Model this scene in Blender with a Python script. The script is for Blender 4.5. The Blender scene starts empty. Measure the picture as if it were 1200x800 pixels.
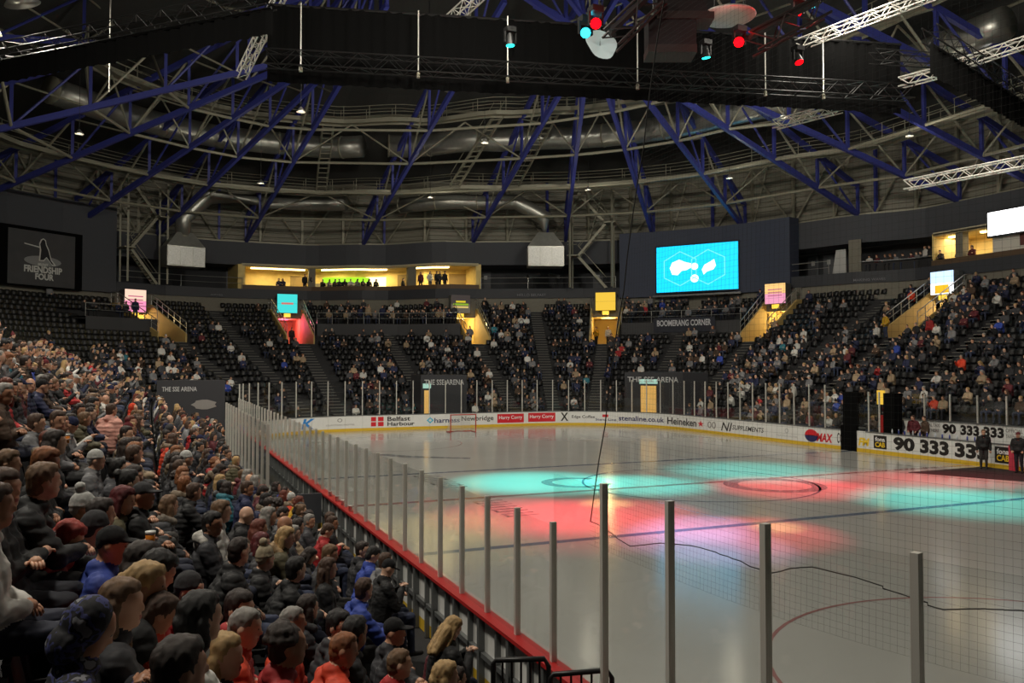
import bpy, bmesh, math, random
import numpy as np
from mathutils import Vector, Matrix, Euler
RNG = random.Random(11)
SC = bpy.context.scene
COL = SC.collection
PI = math.pi

# ------------------------------------------------------------------ camera
F, CAMX, CAMY, CAMZ, YAW, PIT = 970.5, -19.326, -27.708, 4.533, 0.404, 0.030
cam = bpy.data.cameras.new('camera'); cam.sensor_width = 36; cam.lens = F / 1200 * 36
cam.clip_start = 0.05; cam.clip_end = 400
camo = bpy.data.objects.new('camera', cam); COL.objects.link(camo)
camo.location = (CAMX, CAMY, CAMZ); camo.rotation_euler = (PI / 2 + PIT, 0, -YAW)
SC.camera = camo
# ------------------------------------------------------------------ world, exposure
SC.view_settings.view_transform = 'Standard'; SC.view_settings.look = 'None'
SC.view_settings.gamma = 1.0; SC.view_settings.use_curve_mapping = False
SC.view_settings.exposure = 0.0
SC.cycles.transparent_max_bounces = 32
SC.cycles.max_bounces = 6
SC.cycles.sample_clamp_indirect = 4.0
W = bpy.data.worlds.new('world'); SC.world = W; W.use_nodes = True
W.node_tree.nodes['Background'].inputs[0].default_value = (0.9, 0.95, 1.0, 1)
W.node_tree.nodes['Background'].inputs[1].default_value = 0.02
# large house lights hung below the roof (their housings are built further down)
HOUSE = []
def area(name, loc, target, size, watts, color=(1, 0.93, 0.8)):
    l = bpy.data.lights.new(name, 'AREA'); l.shape = 'DISK'; l.size = size; l.energy = watts; l.color = color
    o = bpy.data.objects.new(name, l); COL.objects.link(o); o.location = loc
    o.rotation_euler = (Vector(target) - Vector(loc)).to_track_quat('-Z', 'Y').to_euler()
    return o
ICE_W, STAND_W, ROOF_FILL_W = 440, 1400, 105
for i, (x, y) in enumerate([(-9, -14), (-9, 0), (-9, 14), (9, -14), (9, 0), (9, 14)]):
    HOUSE.append(((x, y, 21.5), (x * .8, y, 0))); area('house_light', (x, y, 21.3), (x * .8, y, 0), 2.6, ICE_W)
for (x, y), tg, w in [((-7, 12), (-4, 44, 6), 1.0), ((8, 10), (20, 34, 6), .8), ((6, -8), (27, 8, 6), 1.0),
                      ((-8, -3), (-24, 22, 4), .7), ((-24, -20), (-18, -17, 1), 1.35), ((-25, -4), (-18.5, -2, 1), 1.5), ((-25, 14), (-19, 16, 1), 1.1)]:  # last three are added over the left stand to brighten boards and crowd
    HOUSE.append(((x, y, 20.5), tg)); area('house_light', (x, y, 20.3), tg, 2.0, STAND_W * w)
# lamps added to brighten the roof steel and walls (fittings are built with the roof steel)
ROOF_FILL = [(-24, 30), (-12, 40), (2, 40), (13, 32), (21, 24), (24, 10), (-26, 14), (-24, -4), (0, 22), (14, 10), (-12, 20)]
for x, y in ROOF_FILL:
    l = bpy.data.lights.new('work_light', 'POINT'); l.energy = ROOF_FILL_W; l.color = (1, .92, .72); l.shadow_soft_size = .25
    o = bpy.data.objects.new('work_light', l); COL.objects.link(o); o.location = (x, y, 18.6)
# coloured show beams thrown on the ice by moving heads on the light rig
CY, RD, LV, WM = (0.05, 1.0, 0.88), (1.0, 0.035, 0.06), (0.75, 0.45, 1.0), (1.0, 0.75, 0.25)
BEAMS = [((-5.6, 1.9), 3.0, CY, 1.0), ((-2.4, -0.2), 2.6, CY, .8), ((4.4, 1.2), 3.4, CY, .6), ((5.4, -7.8), 3.0, CY, .75), ((8.6, -6.6), 2.8, CY, .5),
         ((-8.6, -4.4), 2.6, RD, 1.0), ((-6.6, -5.4), 2.6, RD, 1.2), ((2.6, -3.1), 2.7, RD, 1.0), ((7.0, -3.2), 2.9, RD, .9), ((10.6, -3.8), 2.6, RD, .7),
         ((-4.1, -9.4), 1.9, RD, .9), ((-5.4, -8.2), 1.5, LV, 1.0), ((-6.4, -9.9), 1.8, LV, .7), ((-5.6, -3.6), .8, WM, .7), ((-3.2, -9.0), .7, WM, .6), ((-7.6, -7.4), 2.2, RD, .8), ((-11.6, -5.2), 1.9, WM, .3), ((-12.0, -8.2), 1.6, WM, .18)]
BEAM_W = 38000
RIG = [(-6.5, 2.5, 17.6), (-2.5, 1.5, 17.6), (1.5, 0.5, 17.6), (5.5, -.5, 17.6)]
for i, ((x, y), r, c, p) in enumerate(BEAMS):
    src = Vector(RIG[i % 4]) + Vector((.4 * ((i // 4) - 1.5), 0, -.6)); tg = Vector((x, y, 0))
    d = (tg - src).length
    l = bpy.data.lights.new('show_beam', 'SPOT'); l.energy = BEAM_W * p; l.color = c; l.shadow_soft_size = .08
    l.spot_size = 2 * math.atan(r * 1.35 / d); l.spot_blend = 1.0
    o = bpy.data.objects.new('show_beam', l); COL.objects.link(o); o.location = src
    o.rotation_euler = (tg - src).to_track_quat('-Z', 'Y').to_euler()

# ------------------------------------------------------------------ photo pixel -> direction helpers
_fw = np.array([math.sin(YAW) * math.cos(PIT), math.cos(YAW) * math.cos(PIT), math.sin(PIT)])
_r = np.array([math.cos(YAW), -math.sin(YAW), 0.0]); _u = np.cross(_r, _fw); CAM = np.array([CAMX, CAMY, CAMZ])
def ray(x, y): return _fw + _r * (x - 600) / F - _u * (y - 400) / F
def proj(p):
    d = np.asarray(p, float) - CAM; z = d @ _fw
    return 600 + F * (d @ _r) / z, 400 - F * (d @ _u) / z, z
def atz(x, y, z): d = ray(x, y); return CAM + d * ((z - CAMZ) / d[2])
def atd(x, y, dep): return CAM + ray(x, y) * dep
def zat(p, y):
    """height above plan point p that shows at image row y"""
    lo, hi = -5.0, 60.0
    for _ in range(40):
        m = (lo + hi) / 2
        if proj((p[0], p[1], m))[1] > y: lo = m
        else: hi = m
    return lo

# ------------------------------------------------------------------ mesh helpers
def lin(r, g, b):
    f = lambda v: (v / 255 / 12.92) if v <= 10 else ((v / 255 + .055) / 1.055) ** 2.4
    return (f(r), f(g), f(b), 1)
MATS = {}
def mat(name, col=(.5, .5, .5, 1), rough=.6, metal=0, emis=None, estr=1.0, noise=0.0, nscale=6.0, source=None, bump=0.0, bscale=40.0, spec=.5):
    if name in MATS: return MATS[name]
    m = bpy.data.materials.new(name); m.use_nodes = True; nt = m.node_tree; n = nt.nodes; b = n['Principled BSDF']
    b.inputs['Roughness'].default_value = rough; b.inputs['Metallic'].default_value = metal
    b.inputs['Specular IOR Level'].default_value = spec
    out = None
    if source == 'object':
        oi = n.new('ShaderNodeObjectInfo'); out = oi.outputs['Color']
    elif source == 'attr':
        at = n.new('ShaderNodeAttribute'); at.attribute_name = 'Col'; out = at.outputs['Color']
    if noise > 0:
        tx = n.new('ShaderNodeTexNoise'); tx.inputs['Scale'].default_value = nscale; tx.inputs['Detail'].default_value = 4
        tc = n.new('ShaderNodeTexCoord'); nt.links.new(tc.outputs['Object'], tx.inputs['Vector'])
        mp = n.new('ShaderNodeMapRange'); mp.inputs[1].default_value = .25; mp.inputs[2].default_value = .75
        mp.inputs[3].default_value = 1 - noise; mp.inputs[4].default_value = 1 + noise
        nt.links.new(tx.outputs['Fac'], mp.inputs[0])
        mx = n.new('ShaderNodeVectorMath'); mx.operation = 'SCALE'
        if out: nt.links.new(out, mx.inputs[0])
        else: mx.inputs[0].default_value = col[:3]
        nt.links.new(mp.outputs[0], mx.inputs['Scale']); out = mx.outputs[0]
    if out: nt.links.new(out, b.inputs['Base Color'])
    else: b.inputs['Base Color'].default_value = col
    if bump > 0:
        bt = n.new('ShaderNodeTexNoise'); bt.inputs['Scale'].default_value = bscale
        bp = n.new('ShaderNodeBump'); bp.inputs['Strength'].default_value = bump; bp.inputs['Distance'].default_value = .02
        nt.links.new(bt.outputs['Fac'], bp.inputs['Height']); nt.links.new(bp.outputs[0], b.inputs['Normal'])
    if emis:
        b.inputs['Emission Color'].default_value = emis; b.inputs['Emission Strength'].default_value = estr
    MATS[name] = m
    return m
def tag(o, label, cat, group=None, kind=None):
    o['label'] = label; o['category'] = cat
    if group: o['group'] = group
    if kind: o['kind'] = kind
    return o
def empty(name, loc=(0, 0, 0), rz=0):
    o = bpy.data.objects.new(name, None); o.empty_display_size = .2; COL.objects.link(o)
    o.location = loc; o.rotation_euler = (0, 0, rz); return o
def link(name, me, parent=None, loc=None):
    o = bpy.data.objects.new(name, me); COL.objects.link(o)
    if parent is not None: o.parent = parent
    if loc is not None: o.location = loc
    return o
class MB:
    def __init__(s): s.v = []; s.f = []; s.m = []
    def add(s, vs, fs, mi=0):
        k = len(s.v); s.v += [tuple(map(float, p)) for p in vs]; s.f += [tuple(i + k for i in f) for f in fs]; s.m += [mi] * len(fs)
        return s
    def box(s, lo, hi, mi=0):
        x0, y0, z0 = lo; x1, y1, z1 = hi
        return s.hexa([(x0, y0, z0), (x1, y0, z0), (x1, y1, z0), (x0, y1, z0), (x0, y0, z1), (x1, y0, z1), (x1, y1, z1), (x0, y1, z1)], mi)
    def hexa(s, p, mi=0):
        return s.add(p, [(0, 3, 2, 1), (4, 5, 6, 7), (0, 1, 5, 4), (1, 2, 6, 5), (2, 3, 7, 6), (3, 0, 4, 7)], mi)
    def obox(s, c, ax, ay, hx, hy, hz, mi=0):
        """box: centre c, horizontal unit axes ax, ay, half sizes"""
        c = np.asarray(c, float); ax = np.array([ax[0], ax[1], 0.]); ay = np.array([ay[0], ay[1], 0.]); z = np.array([0, 0, 1.])
        P = [c + sx * hx * ax + sy * hy * ay + sz * hz * z for sz in (-1, 1) for sx, sy in ((-1, -1), (1, -1), (1, 1), (-1, 1))]
        return s.hexa(P, mi)
    def beam(s, a, b, w, h=None, mi=0, up=(0, 0, 1)):
        h = h or w; a = Vector(a); b = Vector(b); d = (b - a)
        if d.length < 1e-6: return s
        d.normalize(); u = Vector(up)
        if abs(d.dot(u)) > .98: u = Vector((1, 0, 0))
        x = d.cross(u).normalized() * (w / 2); y = x.cross(d).normalized() * (h / 2)
        return s.hexa([a - x - y, a + x - y, a + x + y, a - x + y, b - x - y, b + x - y, b + x + y, b - x + y], mi)
    def tube(s, pts, r, n=8, mi=0, cap=True, radii=None):
        pts = [Vector(p) for p in pts]; k = len(s.v); m = len(pts); ref = None
        for i, p in enumerate(pts):
            d = (pts[min(i + 1, m - 1)] - pts[max(i - 1, 0)])
            d = d.normalized() if d.length > 1e-9 else Vector((0, 0, 1))
            if ref is None: ref = Vector((0, 0, 1)) if abs(d.z) < .9 else Vector((1, 0, 0))
            x = d.cross(ref).normalized(); y = x.cross(d).normalized(); rr = radii[i] if radii else r
            for j in range(n):
                a = 2 * PI * j / n; q = p + (x * math.cos(a) + y * math.sin(a)) * rr; s.v.append(tuple(q))
        for i in range(m - 1):
            for j in range(n):
                s.f.append((k + i * n + j, k + i * n + (j + 1) % n, k + (i + 1) * n + (j + 1) % n, k + (i + 1) * n + j)); s.m.append(mi)
        if cap:
            s.f.append(tuple(k + j for j in range(n))[::-1]); s.f.append(tuple(k + (m - 1) * n + j for j in range(n))); s.m += [mi, mi]
        return s
    def lathe(s, c, prof, n=12, mi=0):
        """prof: list of (r, z)"""
        k = len(s.v)
        for r, z in prof:
            for j in range(n):
                a = 2 * PI * j / n; s.v.append((c[0] + r * math.cos(a), c[1] + r * math.sin(a), c[2] + z))
        for i in range(len(prof) - 1):
            for j in range(n):
                s.f.append((k + i * n + j, k + i * n + (j + 1) % n, k + (i + 1) * n + (j + 1) % n, k + (i + 1) * n + j)); s.m.append(mi)
        s.f.append(tuple(k + j for j in range(n))[::-1]); s.f.append(tuple(k + (len(prof) - 1) * n + j for j in range(n))); s.m += [mi, mi]
        return s
    def mesh(s, name, mats, smooth=False):
        me = bpy.data.meshes.new(name); me.from_pydata(s.v, [], s.f)
        for m in (mats if isinstance(mats, (list, tuple)) else [mats]): me.materials.append(m)
        if len(me.materials) > 1: me.polygons.foreach_set('material_index', s.m)
        if smooth: me.polygons.foreach_set('use_smooth', [True] * len(s.f))
        me.update(); return me
    def build(s, name, mats, parent=None, smooth=False):
        return link(name, s.mesh(name, mats, smooth), parent)
def text_mesh(body, bold=0.0, spacing=1.0, shear=0.0):
    """flat lettering as (verts in 0..1 x 0..1, faces)"""
    cu = bpy.data.curves.new('lettering', 'FONT'); cu.body = body; cu.offset = bold; cu.space_character = spacing; cu.shear = shear
    cu.resolution_u = 3
    o = bpy.data.objects.new('lettering', cu); COL.objects.link(o)
    dg = bpy.context.evaluated_depsgraph_get(); dg.update()
    me = bpy.data.meshes.new_from_object(o.evaluated_get(dg))
    v = np.array([q.co[:2] for q in me.vertices]) if len(me.vertices) else np.zeros((1, 2)); f = [tuple(p.vertices) for p in me.polygons]
    bpy.data.objects.remove(o); bpy.data.curves.remove(cu); bpy.data.meshes.remove(me)
    lo, hi = v.min(0), v.max(0); v = (v - lo) / np.maximum(hi - lo, 1e-6)
    return v, f

# ------------------------------------------------------------------ rink outline (arclength s, clockwise seen from above, 0 at the near end)
SEG = [0, 6.5, 19.852, 62.852, 76.204, 89.204, 102.556, 145.556, 158.908, 165.408]
def rink(s):
    s = s % SEG[-1]; R = 8.5
    if s < SEG[1]: return (-s, -30., 0., -1.)
    if s < SEG[2]: a = -PI / 2 - (s - SEG[1]) / R; c = (-6.5, -21.5)
    elif s < SEG[3]: return (-15., -21.5 + s - SEG[2], -1., 0.)
    elif s < SEG[4]: a = PI - (s - SEG[3]) / R; c = (-6.5, 21.5)
    elif s < SEG[5]: return (-6.5 + s - SEG[4], 30., 0., 1.)
    elif s < SEG[6]: a = PI / 2 - (s - SEG[5]) / R; c = (6.5, 21.5)
    elif s < SEG[7]: return (15., 21.5 - (s - SEG[6]), 1., 0.)
    elif s < SEG[8]: a = -(s - SEG[7]) / R; c = (6.5, -21.5)
    else: return (6.5 - (s - SEG[8]), -30., 0., -1.)
    return (c[0] + R * math.cos(a), c[1] + R * math.sin(a), math.cos(a), math.sin(a))
def inv(x, y):
    """plan point -> (s, offset from the boards)"""
    qx = x - min(6.5, max(-6.5, x)); qy = y - min(21.5, max(-21.5, y)); d = math.hypot(qx, qy); o = d - 8.5
    if qx == 0 and qy == 0: return None
    if qx == 0: return ((SEG[4] + x + 6.5) if qy > 0 else (-x) % SEG[-1], o)
    if qy == 0: return ((SEG[2] + y + 21.5) if qx < 0 else SEG[6] + 21.5 - y, o)
    a = math.atan2(qy, qx)
    if qx < 0 and qy < 0: return (SEG[1] + (-PI / 2 - a) * 8.5, o)
    if qx < 0: return (SEG[3] + (PI - a) * 8.5, o)
    if qy > 0: return (SEG[5] + (PI / 2 - a) * 8.5, o)
    return (SEG[7] - a * 8.5, o)
DK = [(0, 18), (19.85, 18), (62.85, 20), (69, 26), (73, 26), (76.2, 24.5), (82.7, 21.5), (89.2, 16.5), (92, 14.6), (96, 14), (100, 14.2), (107, 18), (145, 18), (165.41, 18)]
def D(s):
    s = s % SEG[-1]
    for (a, p), (b, q) in zip(DK, DK[1:]):
        if a <= s <= b:
            t = (s - a) / (b - a); t = t * t * (3 - 2 * t); return p + (q - p) * t
    return 18
def off(s, o, z=0.0):
    x, y, nx, ny = rink(s); return (x + nx * o, y + ny * o, z)
def out(s, o=0.0, z=0.0): return off(s, D(s) + o, z)
NROW = 22; O0 = 1.3
def rowz(k): return 0.45 + 9.2 * (max(k, 0) / (NROW - 1)) ** 1.04
def rowo(s, k): return O0 + k / NROW * (D(s) - O0)
def rowp(s, k, z=0.0): return off(s, rowo(s, k), z)
def s_out(px, z=11.0, o=0.0, lo=50.0, hi=125.0):
    """s at which the outer bowl edge shows at image column px"""
    best = None
    for i in range(1501):
        s = lo + (hi - lo) * i / 1500; p = proj(out(s, o, z))
        if p[2] < 1: continue
        e = abs(p[0] - px)
        if best is None or e < best[0]: best = (e, s)
    return best[1]
def s_in(px, z=.6, o=0.0, lo=66.0, hi=134.0):
    best = None
    for i in range(1501):
        s = lo + (hi - lo) * i / 1500; p = proj(off(s, o, z))
        e = abs(p[0] - px)
        if best is None or e < best[0]: best = (e, s)
    return best[1]
def frange(a, b, step):
    n = max(1, int(round((b - a) / step))); return [a + (b - a) * i / n for i in range(n + 1)]
def slab(mb, s0, s1, o0, o1, z0, z1, base='out', step=1.2, mi=0):
    """curved slab between two offsets and two heights along the bowl edge or the boards"""
    fn = out if base == 'out' else off
    ss = frange(s0, s1, step); k = len(mb.v); V = []
    for s in ss: V += [fn(s, o0, z0), fn(s, o1, z0), fn(s, o1, z1), fn(s, o0, z1)]
    Fc = []
    for i in range(len(ss) - 1):
        a, b = 4 * i, 4 * i + 4
        Fc += [(a, b, b + 3, a + 3), (a + 1, a + 2, b + 2, b + 1), (a + 3, b + 3, b + 2, a + 2), (a, a + 1, b + 1, b)]
    e = 4 * (len(ss) - 1); Fc += [(0, 3, 2, 1), (e, e + 1, e + 2, e + 3)]
    mb.add(V, Fc, mi); return mb
def wrap_text(name, body, s0, s1, o, z0, z1, m, parent=None, base='off', bold=.012, spacing=1.0, shear=0.0):
    v, f = text_mesh(body, bold, spacing, shear); fn = off if base == 'off' else out
    V = [fn(s0 + (s1 - s0) * a, o, z0 + (z1 - z0) * b) for a, b in v]
    return MB().add(V, f).build(name, m, parent)
def flat_text(name, body, org, ax, w, h, m, parent=None, bold=.012, spacing=1.0, up=(0, 0, 1), shear=0.0):
    v, f = text_mesh(body, bold, spacing, shear); org = np.asarray(org, float); ax = np.asarray(ax, float); up = np.asarray(up, float)
    return MB().add([org + ax * w * a + up * h * b for a, b in v], f).build(name, m, parent)
ORD = ['zeroth', 'first', 'second', 'third', 'fourth', 'fifth', 'sixth', 'seventh', 'eighth', 'ninth', 'tenth', 'eleventh', 'twelfth', 'thirteenth', 'fourteenth', 'fifteenth',
       'sixteenth', 'seventeenth', 'eighteenth', 'nineteenth']
TENS = ['', '', 'twenty', 'thirty', 'forty', 'fifty', 'sixty', 'seventy', 'eighty', 'ninety']
def ordinal(n):
    if n < 20: return ORD[n]
    if n >= 100: return 'hundred and ' + ordinal(n - 100) if n > 100 else 'hundredth'
    t, u = divmod(n, 10); return (TENS[t][:-1] + 'ieth') if u == 0 else TENS[t] + '-' + ORD[u]

# ------------------------------------------------------------------ materials
M_ICE = mat('ice', lin(168, 168, 163), .16, noise=.05, nscale=.35, bump=.05, bscale=3.0)
M_CONC = mat('dark_concrete', lin(36, 36, 38), .8, noise=.15, nscale=1.2)
M_BEIGE = mat('beige_parapet', lin(120, 116, 104), .75, noise=.08)
M_GREY = mat('charcoal_wall', lin(68, 70, 76), .75, noise=.04)
M_DARK = mat('near_black', lin(24, 24, 26), .7)
M_BLACK = mat('black_cloth', lin(9, 9, 9), 1.0, spec=.1)
M_CORR = mat('corrugated_cladding', lin(128, 125, 112), .6, noise=.06)
M_ROOF = mat('roof_deck', lin(58, 58, 56), .85, noise=.1)
M_BLUE = mat('blue_steel', lin(52, 58, 132), .5, noise=.05)
M_STEEL = mat('grey_steel', lin(142, 139, 122), .5, metal=.2, noise=.06)
M_GALV = mat('galvanised', lin(165, 165, 158), .35, metal=.75, noise=.12, nscale=3)
M_ALU = mat('aluminium', lin(214, 211, 202), .35, metal=.3)
M_BTRUSS = mat('black_steel', lin(34, 34, 34), .4, metal=.3)
M_WHITE = mat('white_board', lin(222, 222, 218), .35, noise=.03)
M_YEL = mat('yellow_kick', lin(214, 176, 48), .4)
M_RED = mat('red_cap', lin(168, 34, 34), .4)
M_GRAIL = mat('grey_rail', lin(110, 112, 112), .4, metal=.4)
M_SEAT = mat('black_seat', lin(17, 17, 18), .5)
M_RAIL = mat('handrail_steel', lin(175, 175, 170), .3, metal=.6)
M_YWALL = mat('cream_wall', lin(196, 168, 104), .7, noise=.05)
M_INK = mat('black_print', lin(28, 22, 20), .5)
M_NAVY = mat('navy_print', lin(38, 40, 92), .5)
M_BRED = mat('red_print', lin(206, 32, 44), .5)
M_BBLUE = mat('blue_print', lin(38, 128, 205), .5)
M_CYANP = mat('cyan_print', lin(60, 180, 215), .5)
M_GPRINT = mat('grey_print', lin(140, 136, 132), .5)
M_PGREY = mat('pale_print', lin(178, 178, 176), .5)
M_YPRINT = mat('yellow_print', lin(240, 200, 40), .5)
M_WPRINT = mat('white_print', lin(235, 235, 235), .5)
def glass_mat():
    m = bpy.data.materials.new('rink_glass'); m.use_nodes = True; n = m.node_tree.nodes; n.clear(); L = m.node_tree.links
    o = n.new('ShaderNodeOutputMaterial'); mx = n.new('ShaderNodeMixShader'); t = n.new('ShaderNodeBsdfTransparent'); g = n.new('ShaderNodeBsdfGlossy')
    t.inputs[0].default_value = (.955, .965, .96, 1); g.inputs['Roughness'].default_value = .04; g.inputs[0].default_value = (.9, .9, .9, 1)
    lw = n.new('ShaderNodeLayerWeight'); pw = n.new('ShaderNodeMath'); pw.operation = 'POWER'; pw.inputs[1].default_value = 4.0
    ml = n.new('ShaderNodeMath'); ml.operation = 'MULTIPLY_ADD'; ml.inputs[1].default_value = .35; ml.inputs[2].default_value = .025
    L.new(lw.outputs['Facing'], pw.inputs[0]); L.new(pw.outputs[0], ml.inputs[0]); L.new(ml.outputs[0], mx.inputs[0]); L.new(t.outputs[0], mx.inputs[1]); L.new(g.outputs[0], mx.inputs[2]); L.new(mx.outputs[0], o.inputs[0])
    return m
M_GLASS = glass_mat()
def emit(name, rgb, s): return mat(name, (0, 0, 0, 1), .5, emis=lin(*rgb), estr=s)

# ================================================================== STRUCTURE
# ---- ice with painted markings
ice = MB(); ring = [off(s, -.02, 0.0) for s in frange(0, SEG[-1], .6)[:-1]]
ice.add([(0, 0, 0)] + ring, [(0, (i + 1) % len(ring) + 1, i + 1) for i in range(len(ring))])
ice_o = tag(ice.build('ice_floor', M_ICE), 'wide glossy grey ice sheet with faint painted lines', 'ice', kind='structure')
M_LRED = mat('ice_paint_red', lin(150, 108, 106), .15); M_LBLU = mat('ice_paint_blue', lin(96, 110, 128), .15); M_LGR = mat('ice_paint_grey', lin(122, 124, 126), .15)
def ice_strip(name, x0, x1, y0, y1, m): MB().add([(x0, y0, .003), (x1, y0, .003), (x1, y1, .003), (x0, y1, .003)], [(0, 1, 2, 3)]).build(name, m, ice_o)
def ice_ring(name, cx, cy, r, w, m, a0=0, a1=2 * PI, z=.004):
    n = 64; mb = MB(); P = []
    for i in range(n + 1):
        a = a0 + (a1 - a0) * i / n; P += [(cx + (r - w) * math.cos(a), cy + (r - w) * math.sin(a), z), (cx + r * math.cos(a), cy + r * math.sin(a), z)]
    mb.add(P, [(2 * i, 2 * i + 1, 2 * i + 3, 2 * i + 2) for i in range(n)]); mb.build(name, m, ice_o)
ice_strip('blue_line', -15, 15, 6.0, 6.3, M_LBLU); ice_strip('blue_line', -15, 15, -8.5, -8.2, M_LBLU)
ice_strip('centre_line', -15, 15, -1.0, -.7, M_LRED); ice_strip('goal_line', -13.7, 13.7, 25.97, 26.03, M_LRED); ice_strip('goal_line', -13.7, 13.7, -26.03, -25.97, M_LRED)
ice_ring('centre_circle', 0, -.85, 4.5, .09, M_LBLU)
for sx in (-1, 1):
    for sy, yy in ((1, 20), (-1, -20)): ice_ring('face_off_circle', 7 * sx, yy, 4.5, .07, M_LRED)
ice_ring('goal_crease', 0, 26, 1.8, .07, M_LRED, PI, 2 * PI)
ice_ring('centre_emblem', 2.4, -2.4, 1.9, .55, M_LGR); ice_ring('centre_emblem', -4.2, 1.2, 1.4, .42, M_LGR, .6, 5.6)
rs = random.Random(3)
for y0, n_ in ((1.8, 9), (-4.6, 8)):      # worn lettering along the left boards, too faint to read: strokes only
    for i in range(n_):
        y = y0 + i * .42; mb = MB(); x = -9.6
        mb.add([(x, y, .004), (x + 1.1, y + .05, .004), (x + 1.1, y + .15, .004), (x, y + .1, .004)], [(0, 1, 2, 3)])
        if rs.random() < .6: mb.add([(x + .9 * (i % 2), y, .004), (x + .9 * (i % 2) + .12, y, .004), (x + .9 * (i % 2) + .12, y + .36, .004), (x + .9 * (i % 2), y + .36, .004)], [(0, 1, 2, 3)])
        mb.build('painted_stroke', M_LGR, ice_o)
mb = MB().add([(-8.0, 12.4, .004), (-5.2, 10.6, .004), (-5.0, 11.0, .004), (-7.4, 12.9, .004)], [(0, 1, 2, 3)]); mb.add([(-8.0, 12.4, .004), (-7.4, 12.9, .004), (-8.4, 14.4, .004), (-9.0, 14.2, .004)], [(0, 1, 2, 3)]); mb.build('painted_stroke', M_LGR, ice_o)

# ---- stepped seating bowl, with trenches for the six entrances
VOM_PX = [150, 334, 535, 712, 920, 1120]
VOM_S = [s_out(p, 10.6) for p in VOM_PX]
def half_ds(s, k, half):
    a, b = np.array(rowp(s - .1, k)), np.array(rowp(s + .1, k)); return half / max(np.linalg.norm(b - a) / .2, .05)
VOM = [(s, half_ds(s, 18, 1.25)) for s in VOM_S]
KF = 14
ZV = rowz(KF)
samples = set(round(x, 4) for x in frange(0, SEG[-1], 1.2)[:-1])
for s, h in VOM:
    samples = {x for x in samples if abs(x - s) > h + .25} | {round(s - h, 4), round(s + h, 4)}
samples = sorted(samples)
terr = MB(); ns = len(samples)
def in_vom(s): return any(abs(s - v) < h - 1e-3 for v, h in VOM)
for i in range(ns):
    a = samples[i]; b = samples[(i + 1) % ns] if i + 1 < ns else SEG[-1]
    mid = (a + b) / 2
    for k in range(NROW):
        if in_vom(mid) and k > KF: break
        z = rowz(k); zn = rowz(k + 1) if k + 1 < NROW else z; k1 = k + 1
        last = in_vom(mid) and k == KF
        terr.add([rowp(a, k, z), rowp(b, k, z), rowp(b, k1, z), rowp(a, k1, z)], [(0, 1, 2, 3)])
        if not last: terr.add([rowp(a, k1, z), rowp(b, k1, z), rowp(b, k1, zn), rowp(a, k1, zn)], [(0, 1, 2, 3)])
    terr.add([off(a, O0, 0), off(b, O0, 0), off(b, O0, rowz(0)), off(a, O0, rowz(0))], [(0, 1, 2, 3)])
    terr.add([off(a, -.05, -.01), off(b, -.05, -.01), off(b, O0 + .05, -.01), off(a, O0 + .05, -.01)], [(0, 1, 2, 3)])
tag(terr.build('terrace_floor', M_CONC), 'dark stepped concrete terrace that carries the seats all round', 'terrace', kind='structure')

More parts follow.
